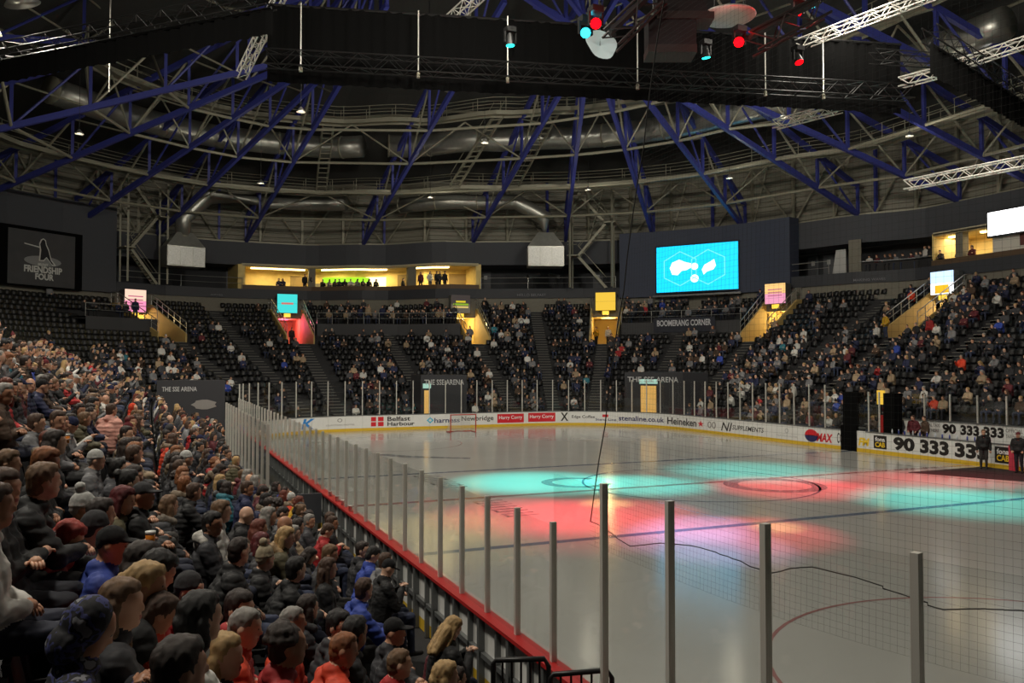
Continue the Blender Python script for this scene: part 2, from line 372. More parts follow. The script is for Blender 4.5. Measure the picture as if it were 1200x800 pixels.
# ---- entrances (trench walls, portal, lit passage)
M_PORT = {}
VOM_LIGHT = [((1, .74, .3), 260), ((1, .12, .25), 420), ((1, .76, .32), 420), ((1, .72, .28), 200), ((1, .74, .3), 260), ((1, .8, .5), 200)]
WHERE = ['beside the dark sports banner', 'below the turquoise cube sign', 'below the grey striped cube sign', 'below the plain yellow cube sign', 'right of the blue screen', 'below the white cube sign at right']
for i, (s, h) in enumerate(VOM):
    e = empty('entrance_' + str(i + 1), out(s, -1, ZV)); e.name = 'stair_entrance'
    tag(e, 'lit stair entrance with sloping cream walls ' + WHERE[i], 'entrance', 'entrances through the stand', 'structure')
    Pi = e.matrix_basis.inverted()
    def loc(mb, e=e): mb.v = [tuple(Vector(p) - e.location) for p in mb.v]; return mb
    for sg in (-1, 1):
        mb = MB(); sa = s + sg * h; sb = s + sg * (h + half_ds(s, 18, .16))
        kk = [KF + .9 + j * .5 for j in range(15)]; kk = [k for k in kk if k <= NROW]
        lo1 = [rowp(sa, k, ZV - .05) for k in kk]; up1 = [rowp(sa, k, rowz(min(k, NROW - 1)) + .35) for k in kk]
        lo2 = [rowp(sb, k, ZV - .05) for k in kk]; up2 = [rowp(sb, k, rowz(min(k, NROW - 1)) + .35) for k in kk]
        n = len(kk); V = lo1 + up1 + lo2 + up2; Fc = []
        for j in range(n - 1):
            Fc += [(j, j + 1, n + j + 1, n + j), (2 * n + j + 1, 2 * n + j, 3 * n + j, 3 * n + j + 1), (n + j, n + j + 1, 3 * n + j + 1, 3 * n + j)]
        Fc += [(0, n, 3 * n, 2 * n), (n - 1, 3 * n - 1, 4 * n - 1, 2 * n - 1)]
        loc(mb.add(V, Fc)).build('trench_wall', M_YWALL, e)
        r = MB(); tops = [Vector(rowp(s + sg * (h + half_ds(s, 18, .08)), k, rowz(min(k, NROW - 1)) + .35)) for k in kk]
        up = Vector((0, 0, .95)); r.tube([p + up for p in tops], .035, 6); r.tube([p + up * .5 for p in tops], .022, 5)
        for p in tops[::2]: r.tube([p, p + up], .025, 5)
        loc(r).build('handrail', M_RAIL, e)
    fl = MB(); fl.add([rowp(s - h, KF, ZV), rowp(s + h, KF, ZV), out(s + h, 5, ZV), out(s - h, 5, ZV)], [(0, 1, 2, 3)]); loc(fl).build('trench_floor', M_CONC, e)
    po = MB(); q0, q1 = s - h, s + h; zh = ZV + 2.65
    slab(po, q0, q1, -.5, -.2, zh, 10.6); loc(po).build('portal_lintel', M_BEIGE, e)
    pas = MB(); z1 = zh
    pas.add([out(q0, -.5, ZV), out(q0, 5, ZV), out(q0, 5, z1), out(q0, -.5, z1)], [(0, 1, 2, 3)])
    pas.add([out(q1, -.5, ZV), out(q1, 5, ZV), out(q1, 5, z1), out(q1, -.5, z1)], [(3, 2, 1, 0)])
    pas.add([out(q0, -.5, z1), out(q0, 5, z1), out(q1, 5, z1), out(q1, -.5, z1)], [(0, 1, 2, 3)])
    pas.add([out(q0, 5, ZV), out(q1, 5, ZV), out(q1, 5, z1), out(q0, 5, z1)], [(0, 1, 2, 3)])
    loc(pas).build('passage', M_YWALL, e)
    lt = MB(); p = Vector(out(s, 1.2, zh - .06)); lt.box((p.x - .5, p.y - .5, p.z), (p.x + .5, p.y + .5, p.z + .05)); loc(lt).build('passage_lamp', emit('passage_lamp_%d' % i, tuple(int(255 * min(1, v ** .45)) for v in VOM_LIGHT[i][0]), 2.5), e)
    l = bpy.data.lights.new('passage_light', 'POINT'); l.energy = VOM_LIGHT[i][1]; l.color = VOM_LIGHT[i][0]; l.shadow_soft_size = .25
    lo = bpy.data.objects.new('passage_light', l); COL.objects.link(lo); lo.location = out(s, .6, zh - .45)
    # short steps from the trench down the aisle
# ---- aisles with pale step edges
AISLE = sorted(VOM_S + [(a + b) / 2 for a, b in zip(VOM_S, VOM_S[1:])] + [35., 49., 60., VOM_S[-1] + 6.5])
for ai, s in enumerate(AISLE):
    v = [h for q, h in VOM if abs(q - s) < .01]; top = KF if v else NROW - 1
    st = MB()
    for k in range(0, top):
        h = half_ds(s, k, .5)
        for q in (0, 1):
            z = rowz(k) + (rowz(k + 1) - rowz(k)) * (q + 1) / 2 if q == 0 else rowz(k + 1)
            o0 = rowo(s, k + .5 * (q + 1)); o1 = rowo(s, k + .5 * (q + 2))
            st.hexa([off(s - h, o0, z - .2), off(s + h, o0, z - .2), off(s + h, o1, z - .2), off(s - h, o1, z - .2), off(s - h, o0, z + .01), off(s + h, o0, z + .01), off(s + h, o1, z + .01), off(s - h, o1, z + .01)], 0)
            st.hexa([off(s - h, o0 - .02, z - .02), off(s + h, o0 - .02, z - .02), off(s + h, o0 + .1, z - .02), off(s - h, o0 + .1, z - .02), off(s - h, o0 - .02, z + .02), off(s + h, o0 - .02, z + .02), off(s + h, o0 + .1, z + .02), off(s - h, o0 + .1, z + .02)], 1)
    tag(st.build('aisle_stairs', [M_CONC, mat('stair_nosing', lin(112, 110, 104), .6)]), 'flight of dark aisle steps with pale edges, %s aisle counted from the left' % ordinal(ai + 1), 'stairs', 'aisle steps', 'structure')

# ---- concourse: parapet, fascia, floor, recessed wall, upper wall band, cladding, roof
FULL = (0.0, SEG[-1])
def loop(o0, o1, z0, z1): return slab(MB(), 0, SEG[-1], o0, o1, z0, z1)
ZP, ZF, ZC, ZB, ZT = 10.2, 11.0, 11.9, 14.3, 16.5
tag(loop(0, .25, rowz(NROW - 1) - .1, ZF).build('wall_parapet', M_BEIGE), 'pale beige parapet wall running behind the top row of seats', 'wall', kind='structure')
fas = tag(loop(-.12, .1, ZF, ZC).build('wall_fascia', mat('fascia', lin(50, 52, 58), .6)), 'dark fascia band with printed slogans under the concourse rail', 'wall', kind='structure')
tag(loop(.1, 6.0, ZF + .5, ZC - .05).build('concourse_floor', M_CONC), 'dark concourse floor behind the seats', 'floor', kind='structure')
# gaps in the recessed wall where the lit suites are
SU0, SU1 = s_out(285, 13), s_out(561, 13); SR0, SR1 = s_out(1090, 13), s_out(1230, 13)
wb = MB()
for a, b in ((0, SU0), (SU1, SR0), (SR1, SEG[-1])): slab(wb, a, b, 4.2, 4.5, ZC - .05, ZB)
tag(wb.build('wall_concourse', mat('concourse_wall', lin(54, 56, 60), .8)), 'dark recessed wall behind the concourse railing', 'wall', kind='structure')
tag(loop(1.0, 6.0, ZB, ZT).build('wall_upper', M_GREY), 'plain charcoal wall band above the concourse', 'wall', kind='structure')
cl = MB(); ss = frange(0, SEG[-1], 2.0); zz = []; z = ZT
while z < 22.6: zz += [(z, 2.2), (z + .2, 2.2), (z + .26, 2.34), (z + .36, 2.34)]; z += .42
for i in range(len(ss) - 1):
    a, b = ss[i], ss[i + 1]
    for (z0, o0), (z1, o1) in zip(zz, zz[1:]): cl.add([out(a, o0, z0), out(b, o0, z0), out(b, o1, z1), out(a, o1, z1)], [(0, 1, 2, 3)])
tag(cl.build('wall_cladding', M_CORR), 'ribbed grey cladding wall under the roof', 'wall', kind='structure')
roof = MB(); fr = [0, .2, .4, .6, .8, 1.0]; ss = frange(0, SEG[-1], 2.0)
def roofp(s, t):
    p = np.array(out(s, 2.4, 0)); c = np.array([0, 0, 0.]); q = p * (1 - t) + c * t
    return (q[0], q[1], 22.6 + 20 * (1 - (1 - t) ** 1.6))
for i in range(len(ss) - 1):
    for t0, t1 in zip(fr, fr[1:]): roof.add([roofp(ss[i], t0), roofp(ss[i + 1], t0), roofp(ss[i + 1], t1), roofp(ss[i], t1)], [(3, 2, 1, 0)])
ceil = tag(roof.build('ceiling', M_ROOF), 'dark shallow domed roof deck over the arena', 'ceiling', kind='structure')
for j in range(1, 6):
    t = j * .16; mb = MB(); pts = [Vector(roofp(s, t)) - Vector((0, 0, .25)) for s in frange(45, 130, 2.5)]
    mb.tube(pts, .12, 4); mb.build('purlin', M_STEEL, ceil)

# ================================================================== RINK BOARDS AND GLASS
def boards(label, s0, s1, pane, ztop, kick=M_YEL, cap=M_GRAIL, outer=True, glass=True, panel_every=2, skip=None):
    e = empty('rink_boards', off(s0, .1, 0)); tag(e, label, 'rink boards', 'boards round the ice')
    def L(mb): mb.v = [tuple(Vector(p) - e.location) for p in mb.v]; return mb
    n = max(1, round((s1 - s0) / pane)); ds = (s1 - s0) / n
    for i in range(n):
        a, b = s0 + i * ds, s0 + (i + 1) * ds
        L(slab(MB(), a + .006, b - .006, 0, .09, .2, 1.06, 'off', .4)).build('board_panel', M_WHITE, e)
        L(slab(MB(), a + .006, b - .006, -.012, .09, 0, .2, 'off', .4)).build('kick_plate', kick, e)
        L(slab(MB(), a, b, -.02, .2, 1.06, 1.11, 'off', .4)).build('cap_rail', cap, e)
        if outer:
            x = MB()
            slab(x, a + .02, a + .1, .09, .18, 0, 1.06, 'off', .4); slab(x, a + .45 * ds, a + .45 * ds + .06, .09, .16, 0, 1.06, 'off', .4); slab(x, a + .02, b, .09, .16, .5, .57, 'off', .4)
            L(x).build('frame_stud', M_GRAIL, e)
        if glass and not (skip and skip(i)):
            zt = ztop(a + ds / 2) if callable(ztop) else ztop
            L(slab(MB(), a + .03, b - .03, .055, .067, 1.11, zt - .04, 'off', .4)).build('glass_pane', M_GLASS, e)
            za = max(zt, ztop(a - ds / 2) if callable(ztop) else zt)
            x, y, nx, ny = rink(a); p = Vector((x + nx * .06, y + ny * .06, 0)) - e.location
            mb = MB(); mb.obox((p.x, p.y, (1.0 + za) / 2), (-ny, nx), (nx, ny), .028, .034, (za - 1.0) / 2); mb.build('glass_post', M_ALU, e)
    return e
def s_of(x, y): return inv(x, y)[0]
S_L0 = SEG[2] + 2.55     # near end of the low side glass (y about -18.95)
NEAR_A = 6.0
near = boards('boards with tall glass curving round the near corner below the net', 8.0, S_L0, 1.2, 3.32, M_YEL, M_RED)
left = boards('long left boards with low glass and red cap rail beside the crowd', S_L0, SEG[3] + 1.5, 1.06, 2.72, M_YEL, M_RED)
far = boards('white far boards with adverts behind the goal under tall glass', SEG[3] + 1.5, SEG[6] + 14.6, 1.22, 3.5, M_YEL, M_GRAIL, outer=False)
SB0 = SEG[6] + 16.3
bench = boards('white bench boards with big phone number and no glass', SB0, SEG[6] + 27, 1.2, 3.2, M_YEL, M_GRAIL, outer=False, glass=False)
# gate block between the two, dark padded
def slot(name, label, cat, s0, s1, o0, o1, z0, z1, m, group=None):
    return tag(slab(MB(), s0, s1, o0, o1, z0, z1, 'off', .4).build(name, m), label, cat, group)
g = empty('padded_gate', off(SEG[6] + 15.4, .1, 0)); tag(g, 'tall black padded gate pillar beside the bench boards', 'gate')
def Lg(mb, e): mb.v = [tuple(Vector(p) - e.location) for p in mb.v]; return mb
Lg(slab(MB(), SEG[6] + 14.62, SEG[6] + 15.7, -.06, .12, 0, 1.35, 'off', .4), g).build('gate_pad', M_BLACK, g)
Lg(slab(MB(), SEG[6] + 14.75, SEG[6] + 15.75, .0, .5, 1.35, 3.15, 'off', .4), g).build('upper_pad', M_BLACK, g)
Lg(slab(MB(), SEG[6] + 15.7, SEG[6] + 16.28, .0, .1, 0, 1.1, 'off', .4), g).build('gate_door', M_WHITE, g)
Lg(slab(MB(), SEG[6] + 15.7, SEG[6] + 16.28, -.012, .1, 0, .2, 'off', .4), g).build('kick_plate', M_YEL, g)

g2 = empty('padded_pillar', off(SEG[6] + 17.6, .6, 0)); tag(g2, 'second black padded pillar at the start of the team bench', 'pillar')
Lg(slab(MB(), SEG[6] + 17.25, SEG[6] + 17.95, .25, .8, 0, 3.15, 'off', .4), g2).build('pad', M_BLACK, g2); Lg(slab(MB(), SEG[6] + 17.05, SEG[6] + 17.22, .25, .4, .2, 2.0, 'off', .4), g2).build('red_edge', M_RED, g2)
g3 = empty('gate_glass', off(SEG[6] + 16.5, .1, 1.1)); tag(g3, 'tall glass beside the padded gate at the bench', 'glass screen')
for j in range(2):
    a = SEG[6] + 15.8 + j * .7; Lg(slab(MB(), a, a + .64, .055, .067, 1.11, 3.15, 'off', .4), g3).build('glass_pane', M_GLASS, g3); Lg(slab(MB(), a + .64, a + .7, .03, .09, 1.0, 3.2, 'off', .4), g3).build('glass_post', M_ALU, g3)
g4 = empty('lit_sign', off(SEG[6] + 16.2, 1.2, 0)); tag(g4, 'small glowing yellow sign on a post behind the padded gate', 'sign')
Lg(slab(MB(), SEG[6] + 15.95, SEG[6] + 16.45, 1.2, 1.26, 2.5, 3.25, 'off', .4), g4).build('sign_face', emit('gate_sign', (250, 200, 70), .9), g4); Lg(slab(MB(), SEG[6] + 16.17, SEG[6] + 16.23, 1.21, 1.25, 0, 2.5, 'off', .4), g4).build('post', M_BTRUSS, g4)
# adverts: image columns -> place on the boards
def ad_text(body, x0, x1, z0, z1, m, bold=.012, spacing=1.0, shear=0.0, parent=None, name='advert_lettering', lo=66.0):
    return wrap_text(name, body, s_in(x0, .6, lo=lo), s_in(x1, .6, lo=lo), -.006, z0, z1, m, parent or far, 'off', bold, spacing, shear)
def ad_block(x0, x1, z0, z1, m, parent=None, name='advert_panel', o=-.004):
    return Lg(slab(MB(), s_in(x0), s_in(x1), o, .0, z0, z1, 'off', .3), parent or far).build(name, m, parent or far)
def fix(o): o.data.transform(Matrix.Translation(-o.parent.location)); return o
def AT(*a, **k): return fix(ad_text(*a, **k))
AT('K', 353, 369, .3, .98, M_BBLUE, .03, shear=.2)
AT('CLAYTON HOTEL', 382, 416, .42, .52, M_GPRINT); AT('O', 395, 401, .66, .92, M_GPRINT)
for x0, x1 in ((434.5, 441), (443, 449.5)):
    for z0, z1 in ((.3, .6), (.66, .96)): ad_block(x0, x1, z0, z1, M_BRED)
AT('Belfast', 454, 481, .64, .96, M_INK, .02); AT('Harbour', 454, 486, .3, .58, M_INK, .02)
AT('\u25c7', 500, 508, .4, .85, M_CYANP, .05); AT('harness', 509, 539, .42, .78, M_NAVY, .015)
AT('Newbridge', 541, 578, .4, .86, M_INK)
ad_block(583, 614, .28, .95, M_BRED); AT('Harry Corry', 585, 612, .48, .82, M_WPRINT)
ad_block(619, 651, .3, .98, M_BRED); AT('Harry Corry', 621, 649, .5, .84, M_WPRINT)
for o in far.children:
    if o.name.startswith('advert_lettering') and o.data.materials[0] == M_WPRINT: o.data.transform(Matrix.Translation((0, -.006, 0)))
AT('X', 657, 666, .34, .98, M_INK, .02); AT('Edge Coffee', 670, 697, .5, .78, M_INK)
ad_block(706, 713, .66, .86, M_BRED); AT('Stena Line', 698, 722, .38, .56, M_NAVY)
AT('stenaline.co.uk', 725, 778, .42, .8, M_NAVY, .02); AT('Heineken', 782, 816, .34, .86, M_INK, .02); AT('\u2605', 817.5, 825, .38, .84, M_BRED, .02)
AT('00', 829, 839, .36, .82, M_GPRINT, .01); AT('NI', 845, 858, .3, .86, M_INK, .01, shear=.3); AT('SUPPLEMENTS', 858, 895, .44, .74, M_INK, .01, shear=.2)
AT('CLAYTON HOTEL', 910, 935, .36, .46, M_PGREY); AT('O', 920, 924, .58, .86, M_PGREY)
AT('MAX', 957, 976, .3, .78, M_BRED, .04, shear=.2); AT('COOL', 981, 994, .34, .9, M_INK, .01, shear=.1)
sp = s_in(951)
for part, m, z0, z1 in (('advert_roundel', M_BRED, .62, .98), ('advert_roundel', M_NAVY, .28, .56), ('advert_roundel', M_PGREY, .56, .62)):
    V = []; n = 16; up = z0 > .5
    for i in range(n + 1):
        a = PI * i / n * (1 if up else -1)
        V.append(off(sp + .52 * math.cos(a) * (1 if z1 != .62 else .9), -.006, (.59 if z1 != .62 else .59) + (.36 * math.sin(a) if z1 != .62 else .03 * math.sin(a) )))
    fix(MB().add(V, [tuple(range(n + 1))]).build(part, m, far))
def BT(*a, **k): return fix(ad_text(*a, parent=bench, lo=SEG[6] + 10, **k))
BT('FM', 1006, 1019, .34, .76, M_YPRINT, .05, shear=.2)
def cab(x0, x1, z0, z1):
    s0, s1 = s_in(x0, lo=SEG[6] + 10), s_in(x1, lo=SEG[6] + 10)
    Lg(slab(MB(), s0, s1, -.004, 0, z0, z1, 'off', .3), bench).build('advert_panel', M_INK, bench); w = s1 - s0; h = z1 - z0
    for body, m, a, b, k0, k1 in (('fona', M_WPRINT, .12, .88, .55, .88), ('CAB', M_YPRINT, .12, .88, .12, .5)):
        fix(wrap_text('advert_lettering', body, s0 + w * a, s0 + w * b, -.009, z0 + h * k0, z0 + h * k1, m, bench, 'off', .03))
cab(1024, 1039, .28, .96); cab(1166, 1185, .26, .98)
BT('90', 1047, 1072, .3, .98, M_INK, .05); BT('333', 1078, 1112, .3, .98, M_INK, .05); BT('333', 1119, 1158, .3, .98, M_INK, .05)

# bench box: rear wall with phone number, glass, bench seats
bb = empty('team_bench', (17.5, 2, 0)); tag(bb, 'team bench box with white rear boards, phone number and glass', 'bench')
def Lb(mb): mb.v = [tuple(Vector(p) - bb.location) for p in mb.v]; return mb
y0, y1 = -10., 5.2
for i in range(10):
    a = y0 + i * (y1 - y0) / 10; b = a + (y1 - y0) / 10
    Lb(MB().box((17.5, a + .01, .3), (17.58, b - .01, 1.72))).build('rear_panel', M_WHITE, bb)
    Lb(MB().box((17.53, a + .03, 1.76), (17.542, b - .03, 3.08))).build('glass_pane', M_GLASS, bb)
    Lb(MB().box((17.5, a - .03, 1.7), (17.57, a + .03, 3.12))).build('glass_post', M_ALU, bb)
Lb(MB().box((17.46, y0, 1.71), (17.6, y1, 1.76))).build('top_rail', M_GRAIL, bb)
Lb(MB().box((16.8, y0, .7), (17.2, y1, .76)).box((16.85, y0, .3), (17.15, y0 + .1, .7)).box((16.85, 0, .3), (17.15, .1, .7)).box((16.85, y1 - .1, .3), (17.15, y1, .7))).build('bench_seat', M_GRAIL, bb)
Lb(MB().box((15.1, y0, 0), (17.5, y1, .3))).build('bench_floor', M_DARK, bb)
def bench_text(body, px0, px1, z0, z1, m, bold=.03):
    ys = []
    for px in (px0, px1):
        d = ray(px, 480); t = (17.49 - CAMX) / d[0]; ys.append(CAMY + d[1] * t)
    v, f = text_mesh(body, bold); Lb(MB().add([(17.492, ys[0] + (ys[1] - ys[0]) * a, z0 + (z1 - z0) * b) for a, b in v], f)).build('advert_lettering', m, bb)
bench_text('90', 1104, 1120, 1.12, 1.62, M_INK, .05); bench_text('333', 1125, 1147, 1.12, 1.62, M_INK, .05); bench_text('333', 1152, 1176, 1.12, 1.62, M_INK, .05)
bench_text('OFFICIAL TAXI', 1078, 1101, 1.42, 1.6, M_GPRINT); bench_text('PARTNERS', 1081, 1100, 1.16, 1.32, M_GPRINT)
bench_text('OFFICIAL', 1178, 1198, 1.42, 1.6, M_GPRINT); bench_text('TAXI PARTNER', 1178, 1200, 1.16, 1.32, M_GPRINT)
M_BOT = mat('bottle_plastic', lin(210, 214, 222), .3); M_BOTB = mat('bottle_blue', lin(70, 84, 170), .35)
for i in range(14):
    y = 3.6 - i * .42 + RNG.uniform(-.08, .08); e = empty('drinks_bottle', (15.13, y, 1.11))
    tag(e, 'small %s drinks bottle on the bench ledge, %s from the padded gate' % ('blue' if i % 3 else 'white', ordinal(i + 1)), 'bottle', 'bottles on the bench ledge')
    MB().lathe((0, 0, 0), [(.035, 0), (.036, .14), (.02, .17), (.018, .2)], 10).build('body', M_BOTB if i % 3 else M_BOT, e, True)
    MB().lathe((0, 0, .2), [(.02, 0), (.02, .025), (.008, .03), (.008, .05)], 10).build('cap', M_BOT, e)
# black carpet laid on the ice at the bench gate
tag(MB().hexa([(10.2, -1.7, .002), (14.95, -1.6, .002), (14.95, -6, .002), (12.3, -6, .002), (10.2, -1.7, .02), (14.95, -1.6, .02), (14.95, -6, .02), (12.3, -6, .02)]).build('carpet', mat('black_carpet', lin(26, 22, 24), .95, noise=.2, nscale=30)), 'black carpet laid on the ice in front of the bench', 'carpet')
tag(MB().box((14.75, -3.25, .02), (14.97, -2.95, 1.1)).build('red_gate_post', mat('red_pad', lin(200, 60, 80), .5)), 'short red padded post at the bench opening', 'post')

# penalty box on the left: outer glass, posts and ledge
pb = empty('penalty_box', (-16.6, 0, 0)); tag(pb, 'penalty box with outer glass on the left side boards', 'penalty box')
def Lp(mb): mb.v = [tuple(Vector(p) - pb.location) for p in mb.v]; return mb
ya, yb = -4.9, 9.5; n = 12
for i in range(n):
    a = ya + (yb - ya) * i / n; b = ya + (yb - ya) * (i + 1) / n
    Lp(MB().box((-16.66, a + .01, .3), (-16.58, b - .01, 1.1))).build('rear_panel', M_GREY, pb)
    Lp(MB().box((-16.63, a + .03, 1.12), (-16.618, b - .03, 2.95))).build('glass_pane', M_GLASS, pb)
for i in range(n + 1):
    a = ya + (yb - ya) * i / n; Lp(MB().box((-16.66, a - .035, .9), (-16.58, a + .035, 3.0))).build('glass_post', M_ALU, pb)
for yy in (ya, yb):
    Lp(MB().box((-16.6, yy - .04, .3), (-15.2, yy + .04, 1.1))).build('end_panel', M_GREY, pb); Lp(MB().box((-16.55, yy - .006, 1.12), (-15.2, yy + .006, 2.7))).build('glass_pane', M_GLASS, pb)
Lp(MB().box((-16.4, ya + .2, .7), (-16.0, yb - .2, .76)).box((-16.3, ya + .4, .0), (-16.1, ya + .5, .7)).box((-16.3, yb - .5, .0), (-16.1, yb - .4, .7))).build('bench_seat', M_GRAIL, pb)
# paper cups along the red cap rail
for i, px in enumerate((399, 409, 416, 424)):
    p = atz(px, 590, 1.3); yy = [-5.6, -6.5, -7.2, -8.1][i]
    e = tag(MB().lathe((-15.1, yy, 1.11), [(.035, 0), (.045, .13), (.048, .13), (.04, .125)], 12).build('paper_cup', M_WHITE, None, True), 'white paper cup on the red cap rail, %s from the penalty box' % ordinal(i + 1), 'cup', 'cups on the cap rail')
# goal frame and net
gl = empty('hockey_goal', (0, 26, 0)); tag(gl, 'red framed ice hockey goal with white net in front of far boards', 'goal')
M_GOAL = mat('goal_red', lin(170, 60, 50), .4); M_NETW = mat('goal_net', lin(190, 190, 185), .8)
for x in (-.915, .915): MB().tube([(x, 0, 0), (x, 0, 1.22)], .04, 8).build('goal_post', M_GOAL, gl)
MB().tube([(-.95, 0, 1.22), (.95, 0, 1.22)], .04, 8).build('crossbar', M_GOAL, gl)
MB().tube([(-.915, 0, .03), (-.9, .9, .03), (0, 1.1, .03), (.9, .9, .03), (.915, 0, .03)], .03, 6).tube([(-.915, 0, 1.22), (-.7, .55, 1.2), (.7, .55, 1.2), (.915, 0, 1.22)], .025, 6).build('back_frame', M_GOAL, gl)
nt = MB()
for i in range(25):
    t = -1 + 2 * i / 24; nt.tube([(t * .7, .55, 1.2), (t * .85, 1.0, .03)], .008, 3, cap=False)
for j in range(14):
    u = j / 13; nt.tube([(-.915, 0, 1.2 * u), (-.9 + .2 * u, 1.0 - .45 * u, .03 + 1.17 * u), (.9 - .2 * u, 1.0 - .45 * u, .03 + 1.17 * u), (.915, 0, 1.2 * u)], .008, 3, cap=False)
nt.build('net', M_NETW, gl)
# black crowd barriers at the bottom of the aisle by the near corner
for i, (p0, p1) in enumerate((((578, 778), (643, 776)), ((645, 795), (717, 789)))):
    a, b = atz(*p0, 1.45 - .1 * i), atz(*p1, 1.45 - .1 * i); a = Vector(a); b = Vector(b)
    e = empty('crowd_barrier', (a.x, a.y, .45)); tag(e, 'black tubular barrier beside the near boards, %s one' % ('farther' if i == 0 else 'nearer'), 'barrier', 'black barriers at the aisle foot')
    a -= e.location; b -= e.location; dz = Vector((0, 0, -1.0)); d = (b - a)
    MB().tube([a + dz, a, a + d * .04 + Vector((0, 0, .04)), b - d * .08 + Vector((0, 0, .04)), b - Vector((0, 0, .04)), b + dz], .028, 8).build('frame', M_BTRUSS, e, True)
    for j in range(1, 6): q = a + d * j / 6; MB().tube([q + Vector((0, 0, .03)), q + dz], .012, 6).build('bar', M_BTRUSS, e)

# ================================================================== CONCOURSE FITTINGS
def Lx(mb, e): mb.v = [tuple(Vector(p) - e.location) for p in mb.v]; return mb
def frame_at(s, o=0.0):
    """point on the bowl edge, unit tangent (to the right seen from the ice) and inward normal"""
    x, y, nx, ny = rink(s); a, b = np.array(out(s - .2, o)), np.array(out(s + .2, o)); t = (b - a) / np.linalg.norm(b - a)
    return np.array(out(s, o)), t, np.array([t[1], -t[0], 0.0])
# slogans on the fascia
M_SLO = mat('slogan_print', lin(120, 122, 128), .6); M_SLB = mat('slogan_blue', lin(90, 100, 160), .6)
def slogan(body, x0, x1, y0, y1, m=M_SLO):
    s0, s1 = s_out(x0, 11.4), s_out(x1, 11.4); p = out((s0 + s1) / 2, -.13)
    o = wrap_text('slogan_lettering', body, s0, s1, -.22, max(ZF + .15, zat(p, y1)), min(ZC - .1, zat(p, y0)), m, fas, 'out', .01)
slogan('MAKING WAVES', 225, 260, 344, 350); slogan('HELLO BELFAST', 606, 640, 344, 350); slogan('MAKING WAVES', 1003, 1040, 326, 333)
# concourse railing runs (each a thing: rail + posts)
def railing(label, s0, s1, o, z, h=1.05, step=1.5, m=M_RAIL, fn=out, mid=True, group='concourse railings'):
    e = empty('railing', fn(s0, o, z)); tag(e, label, 'railing', group)
    ss = frange(s0, s1, .75); Lx(MB().tube([fn(s, o, z + h) for s in ss], .03, 6), e).build('top_rail', m, e)
    if mid: Lx(MB().tube([fn(s, o, z + h * .5) for s in ss], .018, 5), e).build('mid_rail', m, e)
    for s in frange(s0, s1, step):
        p = Vector(fn(s, o, z)) - e.location; MB().tube([p, p + Vector((0, 0, h))], .028, 6).build('post', m, e)
    return e
railing('steel railing on the concourse between dark banner wall and lit suite', s_out(140, 12), s_out(284, 12), .0, ZC)
railing('steel railing on the concourse between lit suite and blue screen wall', s_out(564, 12), s_out(722, 12), .0, ZC)
railing('steel railing on the concourse right of the blue screen wall', s_out(925, 12), s_out(972, 12), .0, ZC)
# ---- lit hospitality suite on the far side
def suite(name, label, s0, s1, pillars, depth, lamp_w, color, zc=ZB):
    e = empty(name, out((s0 + s1) / 2, .5, ZC)); tag(e, label, 'suite', 'lit suites')
    mw = mat('suite_wall', lin(226, 200, 130), .7, noise=.1, nscale=2)
    Lx(slab(MB(), s0, s1, depth, depth + .15, ZC - .05, zc), e).build('back_wall', mw, e)
    Lx(slab(MB(), s0, s1, .3, depth, zc - .12, zc - .01), e).build('suite_ceiling', mw, e)
    for q in (s0, s1): Lx(slab(MB(), q - .08, q + .08, .3, depth, ZC - .05, zc), e).build('side_wall', mw, e)
    for q in pillars: Lx(slab(MB(), q - .3, q + .3, .5, 1.1, ZC - .05, zc), e).build('pillar', M_BEIGE, e)
    Lx(slab(MB(), s0, s1, .3, .9, zc - .16, zc + .1), e).build('front_lintel', mat('suite_lintel', lin(190, 180, 150), .6), e)
    Lx(slab(MB(), s0, s1, .1, .5, ZC, ZC + .42), e).build('front_ledge', mat('suite_ledge', lin(92, 70, 48), .6), e)
    edges = [s0] + pillars + [s1]
    for a, b in zip(edges, edges[1:]):
        w = b - a; q0, q1 = a + .12 * w, b - .2 * w
        Lx(slab(MB(), q0, q1, 1.6, 1.9, zc - .24, zc - .13), e).build('strip_light', emit('suite_strip', (255, 226, 150), 7), e)
        for u in (.25, .75):
            l = bpy.data.lights.new('suite_light', 'AREA'); l.energy = lamp_w; l.color = color; l.size = 1.6
            lo = bpy.data.objects.new('suite_light', l); COL.objects.link(lo); lo.location = out(a + w * u, 2.2, zc - .3)
    return e
sp1, sp2 = s_out(367, 13), s_out(485, 13)
su = suite('hospitality_suite', 'yellow lit hospitality suite with two pillars high behind the goal', SU0, SU1, [sp1, sp2], 4.2, 105, (1, .76, .32))
Lx(slab(MB(), s_out(378, 13.2, 4), s_out(434, 13.2, 4), 3.9, 4.0, 13.05, 13.55), su).build('green_sign', emit('green_sign', (140, 226, 20), 1.6), su)
Lx(slab(MB(), sp1 + .6, sp2 - 3, 3.0, 3.4, ZC, ZC + 1.0), su).build('bar_counter', M_BEIGE, su)
Lx(slab(MB(), s_out(440, 13), s_out(465, 13), 4.0, 4.1, 12.3, 13.6), su).build('bar_display', emit('bar_display', (255, 236, 180), 2.2), su)
for x0, x1 in ((340, 345), (346, 362), (466, 480), (503, 535), (536, 553)):
    Lx(slab(MB(), s_out(x0, 13, 4), s_out(x1, 13, 4), 4.05, 4.15, 12.3, 13.75), su).build('wall_panel', mat('suite_panel', lin(150, 126, 78), .6), su)
sr = suite('hospitality_suite', 'white lit hospitality suite below the bright screen at right', SR0, SR1, [s_out(1118, 13)], 4.2, 60, (1, .82, .55))
Lx(slab(MB(), s_out(1157, 13), s_out(1230, 13), .5, .7, ZC + .4, 13.9), sr).build('white_wall', mat('suite_white', lin(226, 222, 210), .6), sr)
